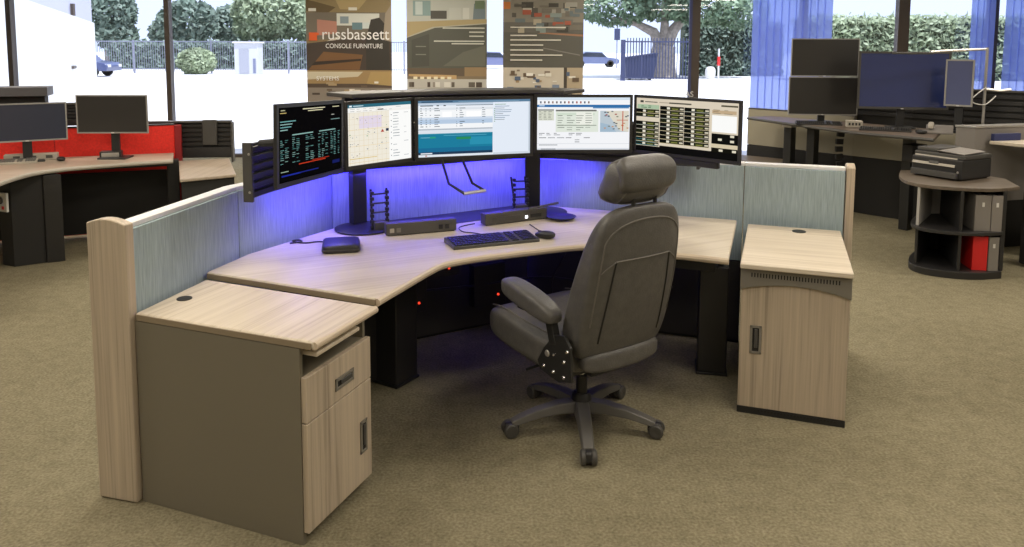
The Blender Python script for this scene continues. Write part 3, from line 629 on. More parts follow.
MB().tube(catmull([(-0.02, -0.01, 0.012), (-0.10, 0.07, 0.005), (-0.16, 0.10, 0.005), (-0.18, 0.18, 0.01), (-0.10, 0.22, 0.02)], 6), 0.003, 6).build('cord', PLAST, cb)
cb = thing('cable', 'thin dark cable running from the small black mouse toward the slim computer', 'cable', (0.17, 3.95, DZ))
MB().tube(catmull([(0.0, -0.01, 0.01), (-0.03, 0.1, 0.005), (-0.07, 0.22, 0.006)], 6), 0.003, 6).build('cord', PLAST, cb)
def chain(label, x, y, yaw, Hh, wd, lean):
    o = thing('cable_chain', label, 'cable chain', (x, y, DZ), yaw, 'ladder-shaped cable chains')
    for s_ in (-1, 1):
        MB().tube([(s_ * wd, 0, 0.0), (s_ * wd * 1.02, 0.01, Hh * 0.4), (s_ * wd * 1.05 + lean, 0.02, Hh)], 0.006, 6).build('side_rail', BLACK, o)
        for k in range(7): MB().box(s_ * wd - 0.009, s_ * wd + 0.009, -0.004, 0.02, 0.012 + k * Hh / 7.3, 0.03 + k * Hh / 7.3).build('link', PLAST, o, 0.003)
    for k in range(4): MB().tube([(-wd, 0.01, Hh * (0.22 + 0.22 * k)), (wd, 0.01, Hh * (0.22 + 0.22 * k))], 0.005, 6).build('rung', BLACK, o)
    MB().box(-wd * 0.9, wd * 0.9, -0.02, 0.05, 0, 0.05).build('foot', GRAPH, o, 0.004)
chain('black ladder-like cable chain at the left screen post', -0.70, 4.03, 30, 0.225, 0.042, 0.0)
chain('black ladder-like cable chain at the right screen post', 0.055, 4.49, 12, 0.215, 0.04, -0.015)
hk = thing('hanging_bracket', 'bent black tube bracket hanging below the wide middle screen', 'bracket', (-0.19, 4.033, 1.309), 18.7)
z0 = -0.164
MB().tube([(-0.185, 0.03, z0 + 0.02), (-0.185, 0.0, z0), (-0.150, -0.01, z0 - 0.125), (-0.085, -0.085, z0 - 0.168)], 0.0075, 8).build('arm', BLACK, hk)
MB().tube([(-0.075, 0.03, z0 + 0.02), (-0.075, 0.0, z0), (-0.02, 0.0, z0 - 0.13), (0.035, -0.04, z0 - 0.165)], 0.0075, 8).build('arm', BLACK, hk)
MB().tube([(-0.09, -0.085, z0 - 0.168), (0.04, -0.04, z0 - 0.166)], 0.009, 8).build('crossbar', SILVER, hk)
tr = thing('pen_tray', 'dark oval plate beside the right slim computer, with thin stylus', 'tray', (0.285, 4.32, DZ + 0.012), 10)
MB().lathe([(0, 0), (0.075, 0), (0.085, 0.008), (0.078, 0.008), (0.07, 0.003), (0, 0.003)], 28).build('dish', PLAST, tr)
MB().tube([(-0.20, -0.03, 0.06), (-0.02, 0.0, 0.085)], 0.006, 8).build('stylus', GRAPH, tr)

# ================================================================== CHAIR (local +y forward, +x right)
ch = thing('office_chair', 'dark grey leather office chair with headrest, seen from behind', 'chair', (0.325, 3.40, 0), 125 - 90)
# base
hub = MB(); hub.lathe([(0.0, 0.075), (0.045, 0.075), (0.05, 0.10), (0.045, 0.145), (0.035, 0.16), (0, 0.16)], 20); hub.build('hub', BLACK, ch)
WHEEL = None
for k in range(5):
    ang = R(-90 + 72 * k) - R(35)      # caster directions in the room, brought into the chair's own frame
    c, s_ = math.cos(ang), math.sin(ang)
    M = Matrix.Rotation(ang, 4, 'Z')
    sp = MB(); prof = [(0.03, 0.128, 0.040, 0.052), (0.12, 0.126, 0.036, 0.044), (0.22, 0.110, 0.032, 0.036), (0.30, 0.088, 0.030, 0.030), (0.340, 0.072, 0.028, 0.022)]
    vs = []; fs = []
    for (r_, z, hw, th) in prof: vs += [(r_, -hw, z - th), (r_, hw, z - th), (r_, hw * 0.75, z), (r_, -hw * 0.75, z)]
    for i in range(len(prof) - 1):
        for j in range(4): fs.append((i * 4 + j, i * 4 + (j + 1) % 4, (i + 1) * 4 + (j + 1) % 4, (i + 1) * 4 + j))
    fs.append((3, 2, 1, 0)); n = (len(prof) - 1) * 4; fs.append((n, n + 1, n + 2, n + 3))
    fs = [f[::-1] for f in fs]
    sp.add(vs, fs, M); sp.build('spoke', mat('chair_base_grey', (0.115, 0.11, 0.10), 0.42), ch, 0.006, 3)
    ca = MB(); ca.tube([(0.325, 0, 0.06), (0.325, 0, 0.035)], 0.009, 8, M); ca.sq(1, 1, 1, lambda x, y, z: (0.338 + x * 0.034, y * 0.018, 0.040 + z * 0.026), 4, 8, M); cb_ = ca.build('caster', PLAST, ch)
    for sgn in (-1, 1):
        wm = MB(); wm.lathe([(0, -0.012), (0.027, -0.012), (0.033, -0.007), (0.033, 0.007), (0.027, 0.012), (0.014, 0.013), (0, 0.010)], 20, M @ T(0.345, sgn * 0.023, 0.033, rx=90)); wm.build('wheel', GRAPH, cb_)
# lift and mechanism
MB().lathe([(0, 0.15), (0.026, 0.15), (0.026, 0.24), (0, 0.24)], 16).build('gas_lift', BLACK, ch)
MB().lathe([(0, 0.235), (0.014, 0.235), (0.014, 0.315), (0, 0.315)], 16).build('lift_rod', CHROME, ch)
MB().box(-0.09, 0.09, -0.17, 0.17, 0.305, 0.355).build('tilt_mechanism', BLACK, ch, 0.012)
MB().box(-0.235, 0.235, -0.19, 0.14, 0.345, 0.385).build('seat_pan', BLACK, ch, 0.012)
MB().tube([(-0.20, 0.02, 0.335), (-0.30, 0.02, 0.33)], 0.006, 8).build('lever', BLACK, ch)
# seat
def seat_fn(x, y, z):
    px = x * 0.295; py = 0.115 + y * 0.325
    zz = 0.432 + z * 0.082
    if z > 0: zz -= 0.020 * (1 - x * x) * (1 - y * y) ; zz += 0.010 * abs(x) ** 3
    zz += -0.030 * max(0, y - 0.45) ** 2 * 4 * (1 if z > 0 else -0.3) + 0.012 * y
    return (px * (1 - 0.07 * max(0, y)), py, zz)
seat = MB().sq(1, 1, 1, seat_fn, 5.0, 20).build('seat', LEATHER, ch)
def seat_top(x, y):
    q = seat_fn(x, y, 0.92); return q
for sx in (-1, 1):
    pts = [seat_top(sx * 0.80, t / 10 * 1.6 - 0.72) for t in range(11)]; MB().tube([(a, b, c + 0.0015) for a, b, c in pts], 0.0035, 6).build('piping', PIPING, seat)
# backrest
def back_w(t):            # t 0 bottom .. 1 top
    return 0.253 - 0.003 * t - 0.026 * max(0, t - 0.45) ** 1.5 / 0.55 ** 1.5
def back_fn(x, y, z):
    t = (z + 1) / 2; h = 0.415 + t * 0.665
    wv = back_w(t)
    yc = -0.215 - 0.155 * t - 0.035 * math.sin(t * math.pi) * 0.4
    thick = 0.068 - 0.018 * t
    yy = yc + y * thick
    if y > 0: yy += 0.045 * x * x * (1 - 0.5 * t) + 0.022 * math.sin((t * 1.25) * math.pi)
    else: yy += 0.030 * x * x
    top = 0.020 * (1 - x * x) * max(0, t - 0.7) / 0.3
    return (x * wv, yy, h + top)
bk = MB().sq(1, 1, 1, back_fn, 5.5, 26).build('backrest', LEATHER, ch)
def rear(x, t):
    q = Vector((x, -1, 2 * t - 1)); n = 5.5; L = (abs(q.x) ** n + abs(q.y) ** n + abs(q.z) ** n) ** (1 / n)
    a = back_fn(q.x / L, q.y / L, q.z / L); return (a[0], a[1] - 0.001, a[2])
def piping(path, r=0.0035): MB().tube([rear(*p) for p in path], r, 6).build('piping', PIPING, bk)
piping([(-0.62 + 1.24 * k / 14, 0.70) for k in range(15)])
seamm = mat('leather_seam', (0.018, 0.017, 0.016), 0.6)
for sx in (-1, 1):
    MB().tube([rear(sx * (0.62 + 0.14 * (0.70 - t)), t) for t in [0.70 - 0.56 * k / 12 for k in range(13)]], 0.004, 6).build('seam', seamm, bk)
    MB().tube([rear(sx * (0.62 + 0.32 * k / 6), 0.70 - 0.01 * k) for k in range(7)], 0.0028, 6).build('seam', PIPING, bk)
# lower lumbar roll at the back
MB().sq(1, 1, 1, lambda x, y, z: (x * 0.215, -0.262 + y * 0.042 + 0.02 * x * x, 0.425 + z * 0.045), 4, 14).build('lower_back_roll', LEATHER, ch)
# edge welt round the back of the backrest
welt = []
for k in range(41):
    a = math.pi * (k / 40); xx = -max(-0.985, min(0.985, math.cos(a) * 1.25)); tt = 0.25 + 0.725 * math.sin(a) ** 0.32 if 0 < k < 40 else 0.25
    welt.append(rear(xx, min(tt, 0.975)))
MB().tube(welt, 0.0035, 6).build('welt', PIPING, bk)
# headrest: bolster wrapped over its carrier
def head_fn(x, y, z):
    hw = 0.152 * (1 - 0.06 * z * z)
    yy = -0.345 + y * 0.062 + 0.030 * (1 - x * x) * (-0.2) + 0.055 * z * z * 0.3 - 0.030 * z
    zz = 1.190 + z * 0.098 - (0.018 if y < 0 else -0.004) * abs(y) * (1 + z) * 0.5
    if y > 0: yy += 0.05 * (1 - 0.5 * z) * y * (1 - 0.25 * x * x)
    return (x * hw, yy, zz)
hd = MB().sq(1, 1, 1, head_fn, 3.6, 18).build('headrest', LEATHER, ch)
def flap_fn(x, y, z):
    return (x * 0.148, -0.398 + y * 0.026 + 0.055 * (z > 0) * z * z, 1.222 + z * 0.068 - 0.02 * y)
MB().sq(1, 1, 1, flap_fn, 4.5, 14).build('headrest_flap', LEATHER, hd)
for sx in (-1, 1):
    pts = []
    for k in range(21):
        a = 2 * math.pi * k / 20; q = Vector((sx * 0.86, math.cos(a), math.sin(a))); n = 3.6; L = (abs(q.x) ** n + abs(q.y) ** n + abs(q.z) ** n) ** (1 / n); pts.append(head_fn(q.x / L, q.y / L, q.z / L))
    MB().tube(pts, 0.004, 6).build('welt', PIPING, hd)
    MB().tube([(sx * 0.062, -0.372, 1.04), (sx * 0.062, -0.378, 1.16)], 0.008, 10).build('headrest_post', BLACK, ch)
    MB().box(sx * 0.062 - 0.016, sx * 0.062 + 0.016, -0.392, -0.354, 1.068, 1.090).build('post_collar', BLACK, ch, 0.004)
# arms with bolted side plates
for sx in (-1, 1):
    def arm_fn(x, y, z, sx=sx):
        wv = 0.050 * (1 - 0.08 * abs(y)); th = 0.044 + 0.002 * y
        return (sx * 0.300 + x * wv, -0.005 + y * 0.185, 0.655 + z * th + 0.028 * y - 0.012 * y * y + (0.012 * abs(y) ** 2 if z < 0 else 0))
    ar = MB().sq(1, 1, 1, arm_fn, 4.5, 14).build('armrest', LEATHER, ch)
    MB().box(sx * 0.30 - 0.03, sx * 0.30 + 0.03, -0.06, 0.05, 0.606, 0.622).build('underplate', BLACK, ar, 0.003)
    MB().bar((sx * 0.288, -0.13, 0.615), (sx * 0.283, -0.16, 0.50), 0.035, 0.045).build('arm_support', BLACK, ch, 0.005)
    poly = [(-0.275, 0.52), (-0.235, 0.56), (-0.165, 0.545), (-0.10, 0.47), (-0.055, 0.40), (-0.075, 0.365), (-0.20, 0.352), (-0.285, 0.38)] if sx < 0 else [(-0.19, 0.52), (-0.165, 0.545), (-0.10, 0.47), (-0.055, 0.40), (-0.075, 0.365), (-0.19, 0.36)]
    pl = MB(); pl.prism(poly, -0.006, 0.006, Matrix(((0, 0, 1, sx * (0.292 if sx < 0 else 0.268)), (1, 0, 0, 0), (0, 1, 0, 0), (0, 0, 0, 1)))); plate = pl.build('side_plate', BLACK, ch, 0.002)
    for (y, z, r_) in ((-0.255, 0.50, 0.009), (-0.235, 0.45, 0.009), (-0.17, 0.46, 0.007), (-0.125, 0.452, 0.015), (-0.10, 0.39, 0.009), (-0.165, 0.385, 0.009), (-0.235, 0.385, 0.009)) if sx < 0 else ((-0.17, 0.46, 0.007), (-0.10, 0.39, 0.009)):
        MB().lathe([(0, 0), (r_, 0), (r_ * 0.8, 0.005), (0, 0.007)], 12, T(sx * (0.298 if sx < 0 else 0.274), y, z, ry=90 * sx)).build('bolt', CHROME if r_ < 0.012 else SILVER, plate)

# ================================================================== REAR LEFT CONSOLE
rl = thing('console_desk', 'curved beech console desk with red back panel, at the left', 'desk')
lf = catmull([(-2.936, 6.60), (-3.30, 6.38), (-3.608, 6.135), (-3.73, 5.85), (-3.66, 5.36), (-3.48, 4.95)], 5)
MB().prism(lf + [(-4.35, 4.75), (-4.75, 5.55), (-4.62, 6.42), (-4.1, 6.70), (-3.13, 7.06)], 0.72, 0.75).build('worktop', LAMINATE, rl, 0.008, 3)
MB().tube([(x, y, 0.735) for x, y in offset(lf, -0.002)], 0.0165, 8).build('front_edge', BEIGE, rl)
MB().prism([(-3.71, 6.015), (-3.60, 6.075), (-4.02, 6.33), (-4.12, 6.25)], 0.0, 0.71).build('leg', PLAST, rl, 0.006)
MB().box(-0.05, 0.05, -0.05, 0.05, 0.0, 0.72, T(-3.05, 6.85, 0, rz=25)).build('leg', BLACK, rl, 0.006)
MB().box(-0.06, 0.06, -0.06, 0.06, 0.0, 0.72, T(-4.20, 5.10, 0, rz=25)).build('leg', BLACK, rl, 0.006)
MB().bar((-3.05, 6.83, 0.69), (-3.95, 6.45, 0.69), 0.06, 0.05).build('under_beam', BLACK, rl, 0.004)
MB().prism([(-4.62, 6.45), (-3.14, 7.03), (-3.15, 7.06), (-4.63, 6.48)], 0.05, 0.60).build('modesty_panel', BLACKM, rl, 0.003)
ob = MB().box(-0.065, 0.065, -0.02, 0.0, 0.0, 0.15, T(-3.968, 5.918, 0.44, rz=-25)).build('outlet_box', WHITE, rl, 0.004)
MB().lathe([(0, 0), (0.03, 0), (0.03, 0.006), (0, 0.006)], 18, T(-3.968, 5.918, 0.44, rz=-25) @ T(-0.005, -0.02, 0.09, rx=90)).build('socket', GRAPH, ob)
MB().box(0.01, 0.035, -0.024, -0.02, 0.02, 0.045, T(-3.968, 5.918, 0.44, rz=-25)).build('red_mark', REDB, ob)
MB().prism([(-4.03, 5.96), (-3.9, 5.9), (-3.72, 6.03), (-4.1, 6.22)], 0.0, 0.715).build('cable_cover', BLACKM, rl, 0.004)
rp = thing('divider_panel', 'bright red fabric divider panel behind the left console', 'divider')
for (a, b) in (((-4.95, 6.40), (-4.05, 6.755)), ((-4.045, 6.757), (-3.14, 7.115))):
    n = Vector((-(b[1] - a[1]), b[0] - a[0])).normalized() * 0.05
    MB().prism([a, b, (b[0] + n.x, b[1] + n.y), (a[0] + n.x, a[1] + n.y)], 0.03, 1.0).build('fabric_panel', REDF, rp, 0.004)
    MB().prism([(a[0] - n.x * 0.1, a[1] - n.y * 0.1), (b[0] - n.x * 0.1, b[1] - n.y * 0.1), (b[0] + n.x, b[1] + n.y), (a[0] + n.x, a[1] + n.y)], 1.0, 1.012).build('top_trim', BLACK, rp)
MB().prism([(-3.135, 7.10), (-3.085, 7.12), (-3.10, 7.18), (-3.155, 7.165)], 0.0, 1.0).build('end_post', mat('dark_red', (0.30, 0.01, 0.012), 0.6), rp, 0.004)
def slat_unit(label, a, b, z0, z1, n, clip=None):
    o = thing('slat_rail', label, 'slat rail', (a[0], a[1], z0), math.degrees(math.atan2(b[1] - a[1], b[0] - a[0])))
    L = math.hypot(b[0] - a[0], b[1] - a[1]); Hh = z1 - z0
    MB().box(0, L, 0.02, 0.07, 0, Hh).build('backing', PLAST, o, 0.003)
    MB().box(-0.004, L + 0.004, -0.02, 0.075, Hh, Hh + 0.018).build('cap', GRAPH, o, 0.004)
    MB().box(L, L + 0.018, -0.02, 0.075, -0.05, Hh).build('end_cap', GRAPH, o, 0.003)
    hb = Hh * 0.30
    MB().box(0.0, L, -0.03, 0.02, 0.0, hb).build('lower_box', PLAST, o, 0.006)
    for k in range(n):
        z = hb + 0.012 + k * (Hh - hb - 0.01) / n; MB().box(0, L, 0.0, 0.02, z, z + (Hh - hb) / n * 0.62).build('slat', PLAST, o, 0.003)
    if clip: MB().box(clip[0], clip[1], -0.05, 0.0, hb + 0.02, Hh + 0.03).build('cover_block', GRAPH, o, 0.01)
    return o
slat_unit('black slatted rail with raised block, behind the red divider end', (-3.42, 7.17), (-2.68, 7.29), 0.68, 1.01, 5, (0.50, 0.63))
sc_ = thing('side_cabinet', 'low dark cabinet with pale beech top behind the blue-grey divider', 'cabinet', (-2.64, 6.02, 0), 68)
MB().box(0.0, 0.40, -0.0, 0.02, 0.0, 0.02).build('foot', BLACK, sc_)
tp = [(-3.07, 7.02), (-2.67, 7.20), (-2.28, 6.29), (-2.63, 6.02)]
inv = sc_.matrix_basis.inverted() if False else (Matrix.Translation((-2.64, 6.02, 0)) @ Matrix.Rotation(R(68), 4, 'Z')).inverted()
lp = [tuple((inv @ Vector((x, y, 0)))[:2]) for x, y in tp]
MB().prism(lp, 0.655, 0.68).build('top', LAMINATE, sc_, 0.006)
cxm = sum(p_[0] for p_ in lp) / 4; cym = sum(p_[1] for p_ in lp) / 4
MB().prism([(cxm + (x - cxm) * 0.94, cym + (y - cym) * 0.94) for x, y in lp], 0.0, 0.655).build('carcass', BLACKM, sc_, 0.004)
MB().box(0.15, 0.36, 0.0, 0.02, 0.60, 0.615).build('drawer_lip', BEIGE, sc_)

def stand_monitor(label, cx, cy, cz, yaw, W, Hh, base_z, group, bezel=BEZEL_S, screen=SCREENOFF, stand=True, bz=0.011):
    o = monitor(label, cx, cy, cz, yaw, W, Hh, None, bezel=bezel, screen=screen, arm=0, group=group, bz=bz)
    if stand:
        h = base_z - cz
        MB().box(-0.035, 0.035, 0.035, 0.06, h, 0.0).build('stand_neck', BLACK, o, 0.003); MB().box(-0.12, 0.12, -0.06, 0.12, h, h + 0.014).build('stand_base', BLACK, o, 0.005)
    MB().box(-0.012, 0.012, -0.006, -0.003, -Hh / 2 + 0.002, -Hh / 2 + 0.010).build('badge', WHITE, o)
    return o
BLUEOFF = mat('dark_screen_bluish', (0.032, 0.036, 0.062), 0.22, spec=0.8)
stand_monitor('dark switched-off monitor at the far left edge, angled on the curved desk', -4.10, 6.46, 1.085, 34, 0.60, 0.325, 0.75, 'monitors on the left console', screen=BLUEOFF)
stand_monitor('dark switched-off monitor in front of the red divider, right of its twin', -3.475, 6.66, 1.140, 4, 0.60, 0.335, 0.75, 'monitors on the left console')
eb = thing('equipment_shelf', 'grey box shelf above the far left monitor', 'shelf', (-4.52, 6.70, 1.012), 21)
MB().box(-0.42, 0.42, -0.08, 0.20, 0.275, 0.355).build('box', mat('slate_grey', (0.085, 0.08, 0.085), 0.5), eb, 0.004)
MB().box(-0.40, 0.38, 0.02, 0.18, 0.0, 0.275).build('rear_support', BLACKM, eb)
slat_unit('small black slat rail showing between the two left monitors', (-4.15, 6.86), (-3.58, 7.08), 1.012, 1.20, 4)
keyboard('pale keyboard at the far left edge of the beech desk', -4.22, 6.37, 0.75, 26, 0.44, 0.15, BEIGE, mat('key_grey', (0.16, 0.155, 0.14), 0.5))
ph = thing('desk_phone', 'beige flat console box under the far left monitor', 'phone', (-4.04, 6.36, 0.75), 24)
MB().add([], []).box(-0.20, 0.20, 0.16, 0.24, 0.0, 0.06).build('body', BEIGE, ph, 0.008)
for k in range(3): MB().box(-0.13 + k * 0.12, -0.08 + k * 0.12, 0.155, 0.162, 0.02, 0.045).build('button_block', GRAPH, ph)
mouse('small black mouse on the beech desk near red divider', -3.86, 6.52, 0.75, 40)
rd = thing('radio_box', 'small black box with silver face on the beech desk', 'device', (-3.52, 6.70, 0.75), 18)
MB().box(-0.085, 0.085, -0.05, 0.06, 0.004, 0.062).build('case', BLACK, rd, 0.005); MB().box(-0.07, 0.07, -0.055, -0.048, 0.015, 0.052).build('face', SILVER, rd, 0.003)
for sx in (-1, 1): MB().box(sx * 0.06 - 0.01, sx * 0.06 + 0.01, -0.04, 0.05, 0, 0.006).build('foot', BLACKM, rd)

# ================================================================== REAR RIGHT CONSOLE
rr = thing('console_desk', 'dark walnut standing desk in the back right corner', 'desk')
RZ = 0.97
ff = catmull([(2.64, 8.58), (2.80, 8.10), (3.17, 7.14), (3.42, 6.80), (3.62, 6.56)], 5)
MB().prism(ff + [(4.10, 7.28), (3.62, 7.93), (2.95, 8.72)], RZ - 0.03, RZ).build('worktop', WALNUT, rr, 0.008, 3)
MB().tube([(x, y, RZ - 0.015) for x, y in offset(ff, 0.002)], 0.015, 8).build('front_edge', GRAPH, rr)
for (x, y) in ((2.98, 8.20), (3.17, 8.05), (3.80, 7.30)):
    lg = MB().box(-0.045, 0.045, -0.045, 0.045, 0.0, RZ - 0.06, T(x, y, 0, rz=35)).build('leg', BLACK, rr, 0.005)
    MB().box(-0.06, 0.06, -0.06, 0.06, RZ - 0.075, RZ - 0.03, T(x, y, 0, rz=35)).build('leg_bracket', SILVER if x < 3 else BLACK, rr, 0.004)
MB().box(-0.09, 0.09, -0.06, 0.06, 0.0, 0.16, T(3.72, 7.05, 0.70, rz=20)).build('motor_box', BLACKM, rr, 0.008)
ccx = thing('cable_chain', 'black cable chain hanging under the walnut standing desk', 'cable chain', (3.35, 7.75, 0.0))
for k in range(12): MB().box(-0.035, 0.035, -0.02, 0.02, 0.0, 0.055, T(0.03 * math.sin(k * 0.5), 0, k * 0.077, ry=8 * math.cos(k * 0.5))).build('link', BLACK, ccx, 0.004)
cp = thing('divider_panel', 'cream divider panel with dark lower half behind the walnut desk', 'divider')
CP = [(2.80, 9.10), (3.62, 8.10), (4.16, 7.50), (4.62, 7.0)]
for i in range(3):
    a, b = CP[i], CP[i + 1]; n = Vector((-(b[1] - a[1]), b[0] - a[0])).normalized() * 0.06
    q = [a, b, (b[0] + n.x, b[1] + n.y), (a[0] + n.x, a[1] + n.y)]
    zt = 1.02 if i == 0 else 0.925
    MB().prism(q, 0.60, zt).build('upper_panel', CREAM, cp, 0.004); MB().prism(q, 0.0, 0.595).build('lower_panel', BLACKM, cp, 0.004)
    MB().prism(q, zt, zt + 0.015).build('top_trim', GRAPH, cp, 0.002)
lo = thing('low_cabinet', 'low brown cabinet against the cream divider', 'cabinet', (2.78, 8.72, 0), -40)
MB().box(-0.35, 0.35, -0.3, 0.12, 0.0, 0.46).build('carcass', GREY2, lo, 0.004); MB().box(-0.37, 0.37, -0.32, 0.13, 0.46, 0.49).build('top', SHELFTOP, lo, 0.005)
SW = [(3.50, 8.36), (4.05, 7.74), (4.70, 7.06), (5.30, 6.50)]
sw = thing('slat_wall', 'tall black slatted back wall behind the big dark screen', 'slat wall')
for i in range(3):
    a, b = SW[i], SW[i + 1]; n = Vector((-(b[1] - a[1]), b[0] - a[0])).normalized()
    def off(k): return [a, b, (b[0] + n.x * k, b[1] + n.y * k), (a[0] + n.x * k, a[1] + n.y * k)]
    MB().prism(off(0.05), 0.0, 1.335).build('backing', BLACKM, sw)
    MB().prism([(p_[0] - n.x * 0.02, p_[1] - n.y * 0.02) for p_ in off(0.09)], 1.335, 1.352).build('cap', GRAPH, sw)
    for k in range(5):
        z = 1.04 + k * 0.058; MB().prism([(p_[0] - n.x * 0.018, p_[1] - n.y * 0.018) for p_ in off(0.018)], z, z + 0.04).build('slat', PLAST, sw, 0.003)
sm = stand_monitor('lower dark screen of the two stacked on the walnut desk', 3.205, 7.92, 1.2475, -6, 0.69, 0.395, RZ, 'stacked dark screens', bz=0.010)
stand_monitor('upper dark screen of the two stacked on the walnut desk', 3.22, 7.95, 1.642, -6, 0.675, 0.390, RZ, 'stacked dark screens', stand=False, bz=0.010)
pm = thing('monitor_pole', 'black pole carrying the two stacked dark screens', 'monitor mount', (3.225, 8.05, RZ), -6)
MB().tube([(0, 0, 0), (0, 0, 0.72)], 0.018, 10).build('pole', BLACK, pm); MB().box(-0.06, 0.06, -0.035, 0.03, 0.60, 0.70).build('bracket', BLACK, pm); MB().lathe([(0, 0), (0.09, 0), (0.09, 0.012), (0, 0.014)], 20).build('base', BLACK, pm)
TVS = mat('black_screen_window_reflection', (0.030, 0.045, 0.16), 0.10, spec=1.0)  # blue base colour stands in for the windows reflected in the glass
stand_monitor('large glossy dark television on the walnut desk, blue window reflection painted into its screen', 3.76, 7.40, 1.432, -12, 0.815, 0.555, RZ, 'right corner screens', bezel=GRAPH, screen=TVS, bz=0.02)
stand_monitor('narrow upright screen turned sideways beside the large television', 4.10, 7.06, 1.425, -44, 0.235, 0.43, RZ, 'right corner screens', bezel=BEZEL_S, screen=mat('pale_blue_screen', (0.10, 0.115, 0.23), 0.15, spec=0.8), bz=0.014)
keyboard('dark keyboard in front of the stacked dark screens', 3.10, 7.75, RZ, -18, 0.44, 0.15, PLAST, BLACKM)
keyboard('dark keyboard in front of the large television', 3.50, 7.18, RZ, -26, 0.44, 0.15, PLAST, BLACKM)
bx = thing('radio_box', 'small beige box with slots between the two dark keyboards', 'device', (3.35, 7.50, RZ), -15)
MB().box(-0.075, 0.075, -0.04, 0.05, 0.0, 0.065).build('case', BEIGE, bx, 0.006)
for k in range(4): MB().box(-0.055 + k * 0.03, -0.038 + k * 0.03, -0.043, -0.039, 0.02, 0.045).build('slot', BLACKM, bx)
tp_ = thing('telephone', 'grey desk telephone at the right end of the walnut desk', 'phone', (3.90, 6.98, RZ), -30)
MB().add([(-0.11, -0.10, 0), (0.11, -0.10, 0), (0.11, 0.10, 0), (-0.11, 0.10, 0), (-0.11, -0.10, 0.02), (0.11, -0.10, 0.02), (0.11, 0.10, 0.07), (-0.11, 0.10, 0.07)], [(3, 2, 1, 0), (4, 5, 6, 7), (0, 1, 5, 4), (1, 2, 6, 5), (2, 3, 7, 6), (3, 0, 4, 7)]).build('body', GREYB, tp_, 0.006)
MB().sq(1, 1, 1, lambda x, y, z: (-0.07 + x * 0.025, y * 0.095, 0.068 + z * 0.018 + 0.012 * y), 4, 8).build('handset', BEIGE, tp_)
mouse('small black mouse beside the grey desk telephone', 3.70, 6.92, RZ, 20)
lp_ = thing('task_lamp', 'slim silver task lamp with long boom above the large television', 'lamp', (4.34, 7.06, RZ))
MB().lathe([(0, 0), (0.06, 0), (0.06, 0.015), (0, 0.018)], 20).build('base', SILVER, lp_)
MB().tube([(0, 0, 0.01), (0, 0, 0.78)], 0.013, 10).build('pole', SILVER, lp_)
MB().tube([(0, 0, 0.765), (-0.42, 0.0, 0.745), (-0.52, 0, 0.735)], 0.011, 8).build('boom', SILVER, lp_)
MB().box(-0.86, -0.50, -0.025, 0.025, 0.715, 0.733, T(0, 0, 0, ry=0)).build('lamp_head', GRAPH, lp_, 0.004)
MB().tube([(0.0, -0.02, 0.40), (0.12, -0.05, 0.39), (0.20, -0.06, 0.40)], 0.012, 8).build('side_arm', SILVER, lp_)
MB().tube(catmull([(-0.01, -0.03, 0.42), (-0.15, -0.05, 0.30), (-0.02, -0.04, 0.26), (0.08, -0.04, 0.34)], 6), 0.005, 6).build('cord', WHITE, lp_)
# grey end panel and the next desk at the right edge
gp = thing('end_panel', 'grey end panel behind the printer at right edge', 'panel')
MB().prism([(3.84, 6.62), (3.95, 6.52), (4.80, 6.74), (4.74, 6.86)], 0.42, 1.065).build('upper_panel', GREYB, gp, 0.004)
MB().prism([(3.85, 6.63), (3.95, 6.54), (4.79, 6.75), (4.74, 6.85)], 0.0, 0.42).build('lower_panel', BLACKM, gp, 0.004)
MB().prism([(3.83, 6.62), (3.95, 6.51), (4.81, 6.74), (4.74, 6.87)], 1.065, 1.082).build('top_trim', SILVER, gp, 0.003)
nd = thing('side_desk', 'pale worktop strip cut off by the right edge', 'desk')
MB().prism([(4.06, 6.50), (4.32, 6.14), (4.98, 6.14), (4.98, 6.68), (4.74, 6.68)], 0.93, 0.96).build('worktop', W_topx, nd, 0.006)
MB().box(4.34, 4.40, 6.25, 6.35, 0, 0.93).build('leg', BLACK, nd, 0.004); MB().box(4.9, 4.96, 6.2, 6.3, 0, 0.93).build('leg', BLACK, nd, 0.004)
bb = MB().prism([(4.09, 6.48), (4.36, 6.55), (4.35, 6.58), (4.08, 6.51)], 0.96, 1.02).build('cable_tray', mat('navy', (0.03, 0.04, 0.13), 0.5), nd)
MB().prism([(4.10, 6.00), (4.9, 5.96), (4.9, 6.04), (4.10, 6.08)], 0.02, 0.60).build('dark_pedestal', BLACKM, nd, 0.003)

# ------------------------------------------------------------------ rounded bookcase, printer, binders
bc = thing('bookcase', 'low rounded bookcase with dark shelves holding binders, under the printer', 'bookcase')
arcp = catmull([(3.40, 6.34), (3.22, 6.10), (3.145, 5.92), (3.21, 5.77), (3.45, 5.665), (3.72, 5.70)], 5)
foot = arcp + [(3.93, 6.16), (3.68, 6.40)]
cx0 = sum(p_[0] for p_ in foot) / len(foot); cy0 = sum(p_[1] for p_ in foot) / len(foot)
def grow(k): return [(cx0 + (x - cx0) * k, cy0 + (y - cy0) * k) for x, y in foot]
MB().prism(grow(1.0), 0.0, 0.055).build('base', PLAST, bc, 0.004)
MB().prism(grow(0.985), 0.335, 0.36).build('shelf', PLAST, bc, 0.003)
MB().prism(catmull([(3.36, 6.58), (3.20, 6.28), (3.135, 6.02), (3.21, 5.84), (3.42, 5.73), (3.66, 5.71), (3.88, 5.80)], 5) + [(4.00, 6.16), (3.80, 6.58)], 0.665, 0.692).build('top', SHELFTOP, bc, 0.005)
